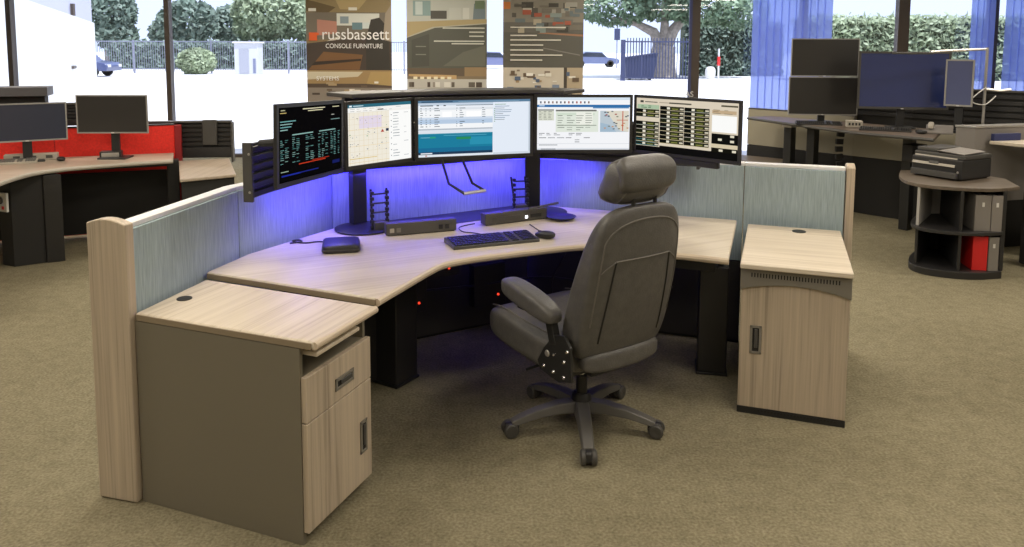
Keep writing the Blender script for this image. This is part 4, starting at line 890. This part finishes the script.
def wall_seg(a, b, th, z0, z1, name, m):
    n = Vector((-(b[1] - a[1]), b[0] - a[0])).normalized() * th
    MB().prism([a, b, (b[0] + n.x, b[1] + n.y), (a[0] + n.x, a[1] + n.y)], z0, z1).build(name, m, bc, 0.002)
wall_seg((3.735, 5.715), (3.93, 6.15), 0.028, 0.055, 0.665, 'side_panel', PLAST)
PALE = mat('pale_grey_panel', (0.46, 0.44, 0.41), 0.5)
for (za, zb, pm_) in ((0.36, 0.665, PALE), (0.055, 0.335, PLAST)):
    wall_seg((3.92, 6.17), (3.68, 6.395), 0.02, za, zb, 'back_panel', pm_); wall_seg((3.68, 6.395), (3.41, 6.345), 0.02, za, zb, 'back_panel', pm_)
wall_seg((3.165, 5.92), (3.49, 6.34), -0.02, 0.36, 0.665, 'side_panel', PALE); wall_seg((3.165, 5.92), (3.49, 6.34), -0.02, 0.055, 0.335, 'side_panel', PLAST)
wall_seg((3.41, 5.715), (3.62, 6.36), 0.022, 0.055, 0.335, 'divider', PLAST); wall_seg((3.41, 5.715), (3.62, 6.36), 0.022, 0.36, 0.665, 'divider', PLAST)
def binder(label, x, y, z, yaw, w_, h_, m, pull_=True):
    o = thing('binder', label, 'binder', (x, y, z), yaw, 'binders in the rounded bookcase')
    MB().box(0, w_, 0, 0.24, 0, 0.004).build('bottom_edge', m, o)
    MB().box(0, 0.004, 0, 0.24, 0, h_).build('cover', m, o); MB().box(w_ - 0.004, w_, 0, 0.24, 0, h_).build('cover', m, o)
    MB().box(0, w_, -0.004, 0.0, 0, h_).build('spine', m, o, 0.002); MB().box(0.006, w_ - 0.006, 0.02, 0.23, 0.006, h_ - 0.012).build('pages', WHITE, o)
    if pull_: MB().box(w_ * 0.5 - 0.008, w_ * 0.5 + 0.008, -0.0065, -0.003, h_ * 0.68, h_ * 0.80).build('spine_label', WHITE, o)
binder('wide grey binder on the upper shelf, the left of the pair', 3.515, 5.745, 0.36, -10, 0.11, 0.275, GREYB)
binder('grey binder on the upper shelf, the right of the pair', 3.628, 5.724, 0.36, -10, 0.075, 0.275, GREYB)
binder('bright red binder on the lower shelf', 3.515, 5.745, 0.055, -10, 0.105, 0.262, REDB, False)
binder('grey binder on the lower shelf right of the red one', 3.625, 5.724, 0.055, -10, 0.07, 0.262, GREYB)
pr = thing('printer', 'black all-in-one inkjet printer with grey front on the rounded bookcase', 'printer', (3.62, 6.28, 0.692), -62)
pr.scale = (1.0, 1.0, 1.22)
PW, PD = 0.215, 0.195
MB().box(-PW, PW, -PD, PD, 0.008, 0.135).build('body', PLAST, pr, 0.010, 3)
MB().box(-PW + 0.02, PW - 0.02, -PD + 0.03, PD - 0.02, 0.0, 0.010).build('feet', BLACKM, pr)
MB().add([(-PW + 0.008, -PD - 0.012, 0.085), (PW - 0.06, -PD - 0.012, 0.085), (PW - 0.06, -PD + 0.035, 0.150), (-PW + 0.008, -PD + 0.035, 0.150), (-PW + 0.008, -PD + 0.02, 0.08), (PW - 0.06, -PD + 0.02, 0.08), (PW - 0.06, -PD + 0.06, 0.135), (-PW + 0.008, -PD + 0.06, 0.135)], [(0, 1, 2, 3), (7, 6, 5, 4), (0, 4, 5, 1), (1, 5, 6, 2), (2, 6, 7, 3), (3, 7, 4, 0)]).build('control_panel', BEIGE, pr, 0.002)
MB().add([(-0.06, -PD - 0.0095, 0.0985), (0.02, -PD - 0.0095, 0.0985), (0.02, -PD + 0.016, 0.134), (-0.06, -PD + 0.016, 0.134), (-0.06, -PD, 0.09), (0.02, -PD, 0.09), (0.02, -PD + 0.03, 0.128), (-0.06, -PD + 0.03, 0.128)], [(0, 1, 2, 3), (7, 6, 5, 4), (0, 4, 5, 1), (1, 5, 6, 2), (2, 6, 7, 3), (3, 7, 4, 0)]).build('display', GRAPH, pr)
MB().box(-PW + 0.015, PW - 0.03, -PD - 0.035, -PD + 0.01, 0.012, 0.050).build('paper_tray', GRAPH, pr, 0.004)
MB().box(-PW + 0.02, PW - 0.05, -PD - 0.003, -PD + 0.002, 0.055, 0.082).build('paper_slot', BLACKM, pr)
MB().box(-PW, PW, -PD + 0.03, PD, 0.135, 0.165).build('scanner_lid', GRAPH, pr, 0.008, 3)
MB().box(-PW + 0.01, -0.02, -PD + 0.05, PD - 0.02, 0.165, 0.192).build('feeder_cover', GRAPH, pr, 0.008, 3)
MB().add([(-0.03, -PD + 0.05, 0.176), (PW - 0.01, -PD + 0.03, 0.168), (PW - 0.02, PD - 0.06, 0.176), (-0.03, PD - 0.05, 0.184), (-0.03, -PD + 0.05, 0.181), (PW - 0.01, -PD + 0.03, 0.173), (PW - 0.02, PD - 0.06, 0.181), (-0.03, PD - 0.05, 0.189)], [(3, 2, 1, 0), (4, 5, 6, 7), (0, 1, 5, 4), (1, 2, 6, 5), (2, 3, 7, 6), (3, 0, 4, 7)]).build('feeder_tray', GREYB, pr, 0.001)
MB().lathe([(0, 0), (0.009, 0), (0.008, 0.003), (0, 0.003)], 12, T(PW - 0.035, -PD, 0.055, rx=90)).build('badge', SILVER, pr)

# ================================================================== BANNERS IN FRONT OF THE WINDOWS
PY_ = 11.72
def vy(p): return 0.808 - 0.00722 * p            # height on the sheet
def banner(label, x0, x1, shapes):
    W = x1 - x0
    o = thing('banner', label, 'banner', ((x0 + x1) / 2, PY_, 0.0), 0, 'display banners at the window')
    MB().box(-W / 2, W / 2, 0.0, 0.006, 0.75, 2.85).build('sheet', mat('banner_sheet', (0.35, 0.30, 0.24), 0.5), o)
    MB().tube([(-W / 2 - 0.02, 0.003, 2.86), (W / 2 + 0.02, 0.003, 2.86)], 0.018, 8).build('top_rod', SILVER, o)
    MB().tube([(0, 0.05, 0.03), (0, 0.05, 2.86)], 0.012, 8).build('pole', SILVER, o)
    MB().box(-W / 2, W / 2, -0.08, 0.14, 0.0, 0.09).build('base_case', SILVER, o, 0.01)
    MB().box(-W / 2, W / 2, 0.0, 0.006, 0.09, 0.75).build('lower_sheet', WHITE, o)
    flat_print('printed_image', W, 2.1, shapes, o, PRINT, T(0, -0.0005, 0.75), 3e-4)
    return o
rnd = random.Random(3)
b1 = [((0, 0, 1, 1), '#8d7a58'), ((0, vy(14), 1, 1), '#97855f'), ([(0.0, vy(0)), (0.35, vy(8)), (0.25, vy(14)), (0, vy(12))], '#6a5a3c'), ([(0.3, vy(-8)), (0.8, vy(-8)), (0.62, vy(10)), (0.4, vy(10))], '#b7a274'),
      ((0.0, vy(40), 1, vy(13)), '#7c7466'), ((0.36, vy(26), 0.86, vy(14)), '#dfe2da'), ((0.03, vy(12), 0.12, vy(9)), '#e6e4d8'), ((0.50, vy(11), 0.6, vy(8)), '#e8e6da'), ((0.40, vy(24), 0.5, vy(17)), '#8fa0a8'), ((0.54, vy(30), 0.66, vy(23)), '#6f8f98'), ((0.66, vy(29), 0.74, vy(23)), '#d8e2e0'),
      ([(0.13, vy(36)), (0.36, vy(34)), (0.36, vy(22)), (0.13, vy(20))], '#c08a78'), ([(0.05, vy(48)), (0.4, vy(36)), (0.4, vy(38)), (0.09, vy(51))], '#d8d0c0'),
      ([(0.0, vy(72)), (1, vy(72)), (1, vy(38)), (0.4, vy(40)), (0.0, vy(44))], '#4a4038'), ([(0.02, vy(70)), (0.62, vy(70)), (0.66, vy(55)), (0.2, vy(52))], '#7d5b3a'), ([(0.1, vy(62)), (0.64, vy(59)), (0.64, vy(61)), (0.05, vy(66))], '#3a3028'),
      ([(0.70, vy(70)), (0.98, vy(70)), (0.96, vy(28)), (0.86, vy(18)), (0.76, vy(20)), (0.70, vy(40))], '#3b3832'), ([(0.9, vy(40)), (1, vy(42)), (1, vy(5)), (0.93, vy(14))], '#a79a86'),
      ((0, vy(87), 1, vy(70.5)), '#a58a60'), ([(0.0, vy(80)), (0.60, vy(77)), (0.66, vy(72)), (0, vy(72))], '#d2c8ae'), ((0, 0, 1, vy(84)), '#5a4c40'), ([(0.7, vy(84)), (1, vy(86)), (1, vy(72)), (0.75, vy(72))], '#b59a66'), ((0, 0, 1, vy(88)), '#8e8478')]
for k in range(16): x = rnd.uniform(0.02, 0.9); y = rnd.uniform(80, 97); b1.append(((x, vy(y + 2), x + rnd.uniform(0.04, 0.1), vy(y)), rnd.choice(['#d9d2c4', '#efeae0', '#4a4038', '#b09a78', '#6c5c4c'])))
o1 = banner('tall banner with company lettering and orange square, leftmost of three', -3.12, -1.83, b1)
ORNG = mat('orange_print', (0.80, 0.13, 0.03), 0.5); WHT = mat('white_print', (0.95, 0.95, 0.93), 0.5)
def zof(p): return 0.75 + 2.1 * vy(p)
MB().box(-0.60, -0.48, -0.012, -0.010, zof(41), zof(33)).build('logo_square', ORNG, o1); MB().box(-0.48, -0.455, -0.012, -0.010, zof(35.5), zof(33.5)).build('logo_square', ORNG, o1)
lettering('russbassett', 0.245, WHT, o1, T(0.10, -0.012, zof(35)), squeeze=0.93); lettering('CONSOLE FURNITURE', 0.098, WHT, o1, T(0.08, -0.012, zof(46.5)), squeeze=0.88)
lettering('SYSTEMS', 0.09, WHT, o1, T(-0.33, -0.012, zof(79)))
b2 = [((0, 0, 1, 1), '#b9b6a4'), ((0, vy(22), 1, vy(-8)), '#c3c6bd'), ((0.08, vy(16), 0.3, vy(1)), '#8fa9a8'), ((0.11, vy(15), 0.2, vy(2)), '#c9d6d2'), ((0.3, vy(19), 0.5, vy(11)), '#54524a'), ((0.53, vy(19), 0.68, vy(8)), '#c9ccc4'), ((0.7, vy(19), 0.78, vy(8)), '#d6d8d0'), ([(0.82, vy(24)), (0.98, vy(22)), (0.98, vy(2)), (0.84, vy(4))], '#7d8c92'), ((0.85, vy(9), 0.97, vy(1)), '#6f8266'),
      ([(0, vy(37)), (0.32, vy(27)), (1, vy(23)), (1, vy(19)), (0, vy(22))], '#b5a47a'), ([(0, vy(68)), (1, vy(68)), (1, vy(24)), (0.35, vy(28)), (0.0, vy(38))], '#5c5d54'), ([(0.06, vy(67)), (0.28, vy(66)), (0.28, vy(34)), (0.06, vy(40))], '#51524a'),
      ((0.11, vy(47), 0.24, vy(46)), '#85867c'), ((0.11, vy(55), 0.24, vy(54)), '#85867c'), ([(0.45, vy(66)), (0.98, vy(66)), (0.98, vy(45)), (0.7, vy(52))], '#6d6e62'),
      ((0, 0, 1, vy(68)), '#8a7a62'), ((0, vy(76), 0.8, vy(68)), '#6a5c4c'), ([(0.72, vy(76)), (1, vy(76)), (1, vy(67)), (0.72, vy(67))], '#9c8462'), ([(0.02, vy(76)), (0.62, vy(79)), (0.62, vy(75)), (0.02, vy(74))], '#c9a878'), ((0.0, 0, 1, vy(79)), '#c7c4bc')]
for k in range(6): b2.append(((0.08 + k * 0.085, vy(79), 0.13 + k * 0.085, vy(76.6)), '#f4ecd0'))
for k in range(12): x = rnd.uniform(0.02, 0.9); b2.append(((x, vy(87), x + rnd.uniform(0.03, 0.08), vy(82)), rnd.choice(['#6a6258', '#9a9488', '#e4e2da', '#574c44'])))
for (a, b_, y) in ((0.45, 0.97, 28), (0.78, 0.97, 32), (0.78, 0.96, 36), (0.34, 0.97, 41), (0.56, 0.96, 43.5)): b2.append(((a, vy(y + 0.7), b_, vy(y - 0.5)), '#d5d6ca'))
banner('tall banner with a grey console picture, the middle of three', -1.60, -0.385, b2)
b3 = [((0, 0, 1, 1), '#6d6a62'), ((0, vy(22), 1, vy(-8)), '#8b8578'), ((0.0, vy(9), 0.09, vy(2)), '#c8783a'), ((0, vy(68), 1, vy(32)), '#5f5d55'), ([(0.42, vy(33)), (1, vy(36)), (1, vy(34)), (0.5, vy(32))], '#a3795c'), ([(0.5, vy(48)), (0.96, vy(55)), (0.96, vy(54)), (0.5, vy(47))], '#85827a')]
for k in range(46):
    x = rnd.uniform(0.1, 0.92); y = rnd.uniform(2, 28); b3.append(((x, vy(y + rnd.uniform(2, 6)), min(1, x + rnd.uniform(0.05, 0.16)), vy(y)), rnd.choice(['#a8a498', '#7a7468', '#5a564e', '#b5ab94', '#c4beb0', '#6e7a7c', '#a85a44', '#8d9a94', '#47443c'])))
for (a, b_, y) in ((0.09, 0.78, 27), (0.09, 0.42, 35), (0.09, 0.72, 39.5), (0.09, 0.50, 44.5), (0.09, 0.50, 49.5), (0.09, 0.74, 54.5), (0.09, 0.49, 59.5)): b3.append(((a, vy(y + 0.7), b_, vy(y - 0.6)), '#dcd9cc'))
b3 += [((0, 0, 1, vy(67)), '#cfc6b6'), ((0.76, 0, 1, vy(67)), '#b8a88e'), ((0.76, vy(95), 0.8, vy(67)), '#4c443c')]
for k in range(34): x = rnd.uniform(0.02, 0.92); y = rnd.uniform(68, 92); b3.append(((x, vy(y + rnd.uniform(1, 5)), x + rnd.uniform(0.03, 0.10), vy(y)), rnd.choice(['#7f8fa8', '#e9e5da', '#6c5a48', '#a98f6c', '#5a6a84', '#f2efe6', '#8a7a68'])))
banner('tall dark banner with lines of pale text, rightmost of three', -0.14, 1.075, b3)

# blue vertical blinds gathered at the right-hand windows
def blind(label, x0, x1, n, z0=0.15):
    o = thing('vertical_blind', label, 'blind', (x0, 11.80, 0), 0, 'blue blinds at the right windows')
    MB().box(0, x1 - x0, -0.03, 0.03, 2.86, 2.90).build('head_rail', WHITE, o)
    wv = (x1 - x0) / n
    sl_ = None
    for k in range(n):
        if sl_ is None:
            mb = MB(); mb.box(-wv * 0.60, wv * 0.60, -0.002, 0.002, z0, 2.86); sl_ = mb.build('slat', BLIND, o); sl_.location = (wv * 0.5, 0, 0); sl_.rotation_euler = (0, 0, R(9))
        else:
            c = sl_.copy(); col.objects.link(c); c.parent = o; c.location = (wv * (k + 0.5), 0, 0); c.rotation_euler = (0, 0, R(9 + rnd.uniform(-3, 3)))
    return o
blind('blue vertical blind behind the two stacked dark screens', 3.66, 4.86, 11); blind('blue vertical blind left of the last mullion, above the narrow screen', 6.98, 7.34, 4); blind('wide blue vertical blind at the right edge of the picture', 7.50, 8.75, 11)

# ================================================================== OUTDOORS
LEAF = mat('green_leaf', (0.17, 0.245, 0.15), 0.6, noise=0.35, scale=0.9); LEAF2 = mat('pale_green_leaf', (0.30, 0.36, 0.22), 0.6, noise=0.3, scale=0.9); LEAF3 = mat('dull_green_leaf', (0.15, 0.205, 0.16), 0.6, noise=0.35, scale=0.9)
BARK = mat('grey_bark', (0.30, 0.26, 0.22), 0.9, noise=0.3, scale=6)
def leaves(blobs, count, size, seed):
    rn = random.Random(seed); mb = MB(); tot = sum(b[3] * b[4] * b[5] for b in blobs)
    for b in blobs:
        for _ in range(int(count * b[3] * b[4] * b[5] / tot)):
            v = Vector((rn.gauss(0, 1), rn.gauss(0, 1), rn.gauss(0, 1))).normalized() * rn.uniform(0.55, 1.0) ** 0.5
            c = Vector((b[0] + v.x * b[3], b[1] + v.y * b[4], b[2] + v.z * b[5])); s = size * rn.uniform(0.6, 1.3)
            u = Vector((rn.gauss(0, 1), rn.gauss(0, 1), rn.gauss(0, 1))).normalized(); t = u.orthogonal().normalized()
            mb.add([c - u * s, c + t * s * 0.55, c + u * s, c - t * s * 0.55], [(0, 1, 2, 3)])
    return mb
def tree(label, x, y, h, blobs, count, size, seed, m, trunk, group='trees outside'):
    o = thing('tree', label, 'tree', (x, y, -0.02), 0, group)
    for pts, r_ in trunk: MB().tube(pts, r_, 9).build('trunk' if pts[0][2] <= 0.05 else 'branch', BARK, o)
    lv = leaves(blobs, count, size, seed).build('foliage', m, o, smooth=False); tag(lv, kind='stuff'); return o
tree('broad tree with thick forked trunk behind the dark gate', 8.75, 45.5, 7,
     [(-2.6, 0, 4.1, 2.4, 2, 1.1), (0.2, 0, 4.7, 2.6, 2.4, 1.4), (2.6, 0, 4.3, 2.6, 2.2, 1.3), (4.6, 0.3, 3.9, 1.8, 1.8, 1.1), (0, 0, 6.2, 3.6, 3, 1.6)], 9000, 0.20, 51, LEAF,
     [([(0, 0, 0), (0.1, 0, 1.0), (0.2, 0, 1.9)], [1.0, 0.78, 0.68]), ([(0.1, 0, 1.6), (-0.45, 0, 2.7), (-1.5, 0, 3.2), (-2.9, 0, 3.5)], [0.42, 0.30, 0.2, 0.1]), ([(0.2, 0, 1.7), (0.7, 0, 2.8), (1.5, 0, 3.8)], [0.45, 0.34, 0.2]), ([(0.15, 0, 1.7), (0.2, 0, 3.2), (0.1, 0, 4.5)], [0.3, 0.25, 0.12])])
tree('large green tree behind the fence beside the leftmost banner', -19.0, 62, 7, [(0, 0, 4.6, 3.4, 2.6, 2.3), (2.6, 0, 3.8, 2.4, 2, 1.7), (-1.5, 0, 3.2, 1.8, 2, 1.2)], 5200, 0.26, 52, LEAF2, [([(0, 0, 0), (0, 0, 3.5)], [0.35, 0.2])])
tree('hazy tree behind the fence at the left of the thin mullion', -27.6, 66, 6, [(0, 0, 3.8, 2.6, 2, 1.9), (-1.8, 0, 2.9, 1.4, 2, 1.2)], 2600, 0.28, 53, LEAF3, [([(0, 0, 0), (0, 0, 3)], [0.3, 0.2])])
tree('hazy tree behind the fence midway along, right of the thin mullion', -25.2, 70, 6, [(0.4, 0, 3.7, 2.9, 2, 1.8), (3.0, 0, 3.0, 1.5, 2, 1.2)], 2600, 0.28, 54, LEAF3, [([(0, 0, 0), (0, 0, 3)], [0.3, 0.2])])
tree('tree rising beside the white building', -33.5, 64, 7, [(0, 0, 4.5, 2.4, 2, 2.4), (0.8, 0, 2.6, 1.6, 2, 1.2)], 3200, 0.28, 55, LEAF3, [([(0, 0, 0), (0, 0, 3)], [0.3, 0.2])])
def shrub(name, label, x, y, blobs, count, size, seed, m, cat='bush'):
    o = thing(name, label, cat, (x, y, -0.02), 0)
    MB().tube([(0, 0, 0), (0, 0, 0.5)], 0.08, 7).build('stem', BARK, o)
    tag(leaves(blobs, count, size, seed).build('foliage', m, o, smooth=False), kind='stuff'); return o
shrub('round_bush', 'round pale bush in front of the fence', -19.9, 48.6, [(0, 0, 0.8, 1.2, 0.9, 0.85)], 1400, 0.16, 61, LEAF2)
def hedge(label, x0, x1, y, h, seed, m, n):
    o = thing('hedge', label, 'hedge', ((x0 + x1) / 2, y, -0.02), 0, 'hedge along the lot'); rn = random.Random(seed); mb = MB(); L = x1 - x0
    for _ in range(n):
        if rn.random() < 0.7: c = Vector((rn.uniform(-L / 2, L / 2), -0.8 + rn.gauss(0, 0.10), rn.uniform(0.0, h)))
        else: c = Vector((rn.uniform(-L / 2, L / 2), rn.uniform(-0.8, 0.8), h + rn.gauss(0, 0.14)))
        s = 0.17 * rn.uniform(0.6, 1.4); u = Vector((rn.gauss(0, 1), rn.gauss(0, 1), rn.gauss(0, 1))).normalized(); t = u.orthogonal().normalized()
        mb.add([c - u * s, c + t * s * 0.6, c + u * s, c - t * s * 0.6], [(0, 1, 2, 3)])
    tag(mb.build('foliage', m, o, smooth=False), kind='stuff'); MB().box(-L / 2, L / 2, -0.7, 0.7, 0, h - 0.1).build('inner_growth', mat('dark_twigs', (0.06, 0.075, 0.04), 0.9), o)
hedge('tall clipped hedge seen past the right mullions', 16.2, 31.0, 44, 3.35, 71, LEAF2, 9000); hedge('darker hedge behind the broad tree, near the red post', 11.0, 17.2, 50, 3.2, 72, LEAF3, 4200)
hedge('low bluish shrubs showing through the bars of the thin fence', -31.0, -13.0, 60, 1.9, 73, LEAF3, 5000)
# white building
wb = thing('building', 'white building with lavender upper band outside the left window', 'building')
BW = mat('white_stucco', (0.78, 0.78, 0.76), 0.8); BL = mat('lavender_band', (0.50, 0.50, 0.60), 0.8)
A = (-20.6, 38.2); B = (-9.0, 12.6); dirv = Vector((B[0] - A[0], B[1] - A[1])).normalized(); nb = Vector((dirv.y, -dirv.x))
if nb.x > 0: nb = -nb
nb = nb * 8
def bslab(k0, z0, z1, m, name):
    o_ = nb.normalized() * k0
    MB().prism([(A[0] + o_.x, A[1] + o_.y), (B[0] + o_.x, B[1] + o_.y), (B[0] + nb.x, B[1] + nb.y), (A[0] + nb.x, A[1] + nb.y)], z0, z1).build(name, m, wb)
bslab(0.0, -0.02, 2.85, BW, 'wall'); bslab(0.10, 2.85, 6.5, BL, 'upper_band')
for t, z, L in ((0.40, 0.62, 0.9),):
    c = (A[0] + dirv.x * 10.5, A[1] + dirv.y * 10.5); MB().bar((c[0], c[1], 0.95), (c[0] + dirv.x * 1.0, c[1] + dirv.y * 1.0, 0.95), 0.16, 0.10).build('wall_bracket', MULL, wb)
c = (A[0] + dirv.x * 10.0, A[1] + dirv.y * 10.0); MB().box(c[0] - 0.06, c[0] + 0.06, c[1] - 0.06, c[1] + 0.06, 2.85, 3.3).build('vent_pipe', MULL, wb)
# fence
fe = thing('fence', 'long thin metal fence at the back of the lot', 'fence', (0, 50, -0.02))
IRON = mat('grey_iron', (0.24, 0.25, 0.32), 0.5)
for z in (0.25, 2.02): MB().box(-27.0, -4.5, -0.03, 0.03, z, z + 0.06).build('rail', IRON, fe)
for k in range(10): x = -27 + k * 2.5; MB().box(x - 0.05, x + 0.05, -0.05, 0.05, 0, 2.15).build('post', IRON, fe)
pk = MB()
for k in range(150): x = -27 + k * 0.15; pk.box(x - 0.012, x + 0.012, -0.012, 0.012, 0.1, 2.1)
tag(pk.build('pickets', IRON, fe), kind='stuff')
ub = thing('utility_shed', 'pale grey utility shed with door in front of the fence', 'shed', (-16.6, 48.6, -0.02))
SHED = mat('shed_grey', (0.55, 0.56, 0.58), 0.7)
MB().box(-0.72, 0.72, -0.5, 0.6, 0, 1.95).build('walls', SHED, ub, 0.02); MB().box(-0.80, 0.80, -0.6, 0.7, 1.95, 2.05).build('roof', WHITE, ub, 0.02); MB().box(-0.42, 0.18, -0.53, -0.5, 0.05, 1.6).build('door', mat('shed_door', (0.36, 0.37, 0.42), 0.6), ub); MB().box(0.45, 0.6, -0.54, -0.5, 0.1, 1.0).build('meter', mat('meter_blue', (0.18, 0.2, 0.3), 0.5), ub)
# gate
ga = thing('gate', 'dark barred metal gate standing open under the broad tree', 'gate', (5.95, 41.5, -0.02), -4)
NAVY = mat('dark_navy_iron', (0.035, 0.045, 0.11), 0.5)
MB().box(-0.12, 0.12, -0.1, 0.1, 0, 2.2).build('post', NAVY, ga); MB().box(3.55, 3.68, -0.06, 0.06, 0, 2.2).build('post', NAVY, ga); MB().box(0.95, 1.05, -0.04, 0.04, 0.08, 2.15).build('post', NAVY, ga)
for z in (0.12, 2.06): MB().box(0.1, 3.6, -0.03, 0.03, z, z + 0.07).build('rail', NAVY, ga)
for k in range(22): MB().box(0.215 + k * 0.155, 0.265 + k * 0.155, -0.015, 0.015, 0.1, 2.3).build('bar', NAVY, ga)
dm = thing('dumpster', 'dark blue waste container behind the barred gate', 'container', (7.15, 42.8, -0.02))
DUM = mat('dumpster_blue', (0.04, 0.055, 0.13), 0.6)
MB().add([(-0.9, -0.6, 0.12), (0.6, -0.6, 0.12), (0.6, 0.6, 0.12), (-0.9, 0.6, 0.12), (-1.0, -0.7, 1.2), (0.8, -0.7, 1.45), (0.8, 0.7, 1.45), (-1.0, 0.7, 1.2)], [(3, 2, 1, 0), (4, 5, 6, 7), (0, 1, 5, 4), (1, 2, 6, 5), (2, 3, 7, 6), (3, 0, 4, 7)]).build('bin', DUM, dm, 0.03)
MB().box(-1.02, 0.82, -0.74, 0.74, 0, 0.05, T(0, 0, 1.33, ry=-8)).build('lid', NAVY, dm)
for x in (-0.7, 0.4): MB().lathe([(0, -0.05), (0.09, -0.05), (0.09, 0.05), (0, 0.05)], 12, T(x, -0.5, 0.09, rx=90)).build('wheel', BLACKM, dm)
def car(label, x, y, yaw, colr, name):
    o = thing('car', label, 'car', (x, y, -0.02), yaw, 'cars in the lot'); m = mat(name, colr, 0.3, coat=0.5)
    side = [(-2.15, 0.32), (2.1, 0.32), (2.18, 0.62), (2.0, 0.80), (1.05, 0.92), (0.55, 1.38), (-0.95, 1.42), (-1.65, 0.98), (-2.12, 0.92)]
    MB().prism(side, -0.85, 0.85, T(rx=90)).build('body', m, o, 0.06, 3)
    gl = [(0.95, 0.93), (0.50, 1.32), (-0.92, 1.35), (-1.48, 0.97)]
    MB().prism(gl, -0.862, 0.862, T(rx=90)).build('side_windows', mat('car_glass', (0.03, 0.04, 0.06), 0.1), o)
    for wx in (-1.35, 1.32):
        for sy in (-1, 1):
            wh = MB().lathe([(0, -0.1), (0.30, -0.1), (0.33, -0.06), (0.33, 0.06), (0.30, 0.1), (0, 0.1)], 20, T(wx, sy * 0.78, 0.33, rx=90)).build('wheel', BLACKM, o)
            MB().lathe([(0, 0), (0.19, 0), (0.17, 0.02), (0, 0.02)], 14, T(wx, sy * 0.88, 0.33, rx=90 * sy)).build('hubcap', SILVER, wh)
    for sy in (-0.6, 0.6): MB().box(2.08, 2.18, sy - 0.16, sy + 0.16, 0.55, 0.70).build('headlight', WHITE, o)
car('blue-grey parked car beside the rightmost banner', 7.6, 71, 0, (0.14, 0.17, 0.30), 'car_blue_grey')
car('dark blue car half hidden by the white building corner', -25.1, 44.5, 0, (0.05, 0.07, 0.18), 'car_dark_blue')
car('blue car showing between the middle and right banners', -1.6, 64, 4, (0.16, 0.18, 0.32), 'car_mid_blue')
sg = thing('street_sign', 'small dark square sign on a thin pole behind the parked car', 'sign', (9.2, 68, -0.02))
MB().tube([(0, 0, 0), (0, 0, 3.6)], 0.05, 8).build('pole', IRON, sg); MB().box(-0.25, 0.25, -0.08, -0.02, 2.45, 3.45).build('plate', NAVY, sg)
hy = thing('marker_post', 'red and white marker post in front of the dark hedge', 'post', (11.5, 43, -0.02))
MB().tube([(0, 0, 0), (0, 0, 1.75)], 0.05, 8).build('pole', WHITE, hy); MB().tube([(0, 0, 0.8), (0, 0, 1.3)], 0.09, 8).build('band', REDB, hy)
MB().sq(0.28, 0.2, 0.35, None, 3, 8, T(-0.45, 0, 0.40)).build('white_drum', WHITE, hy)
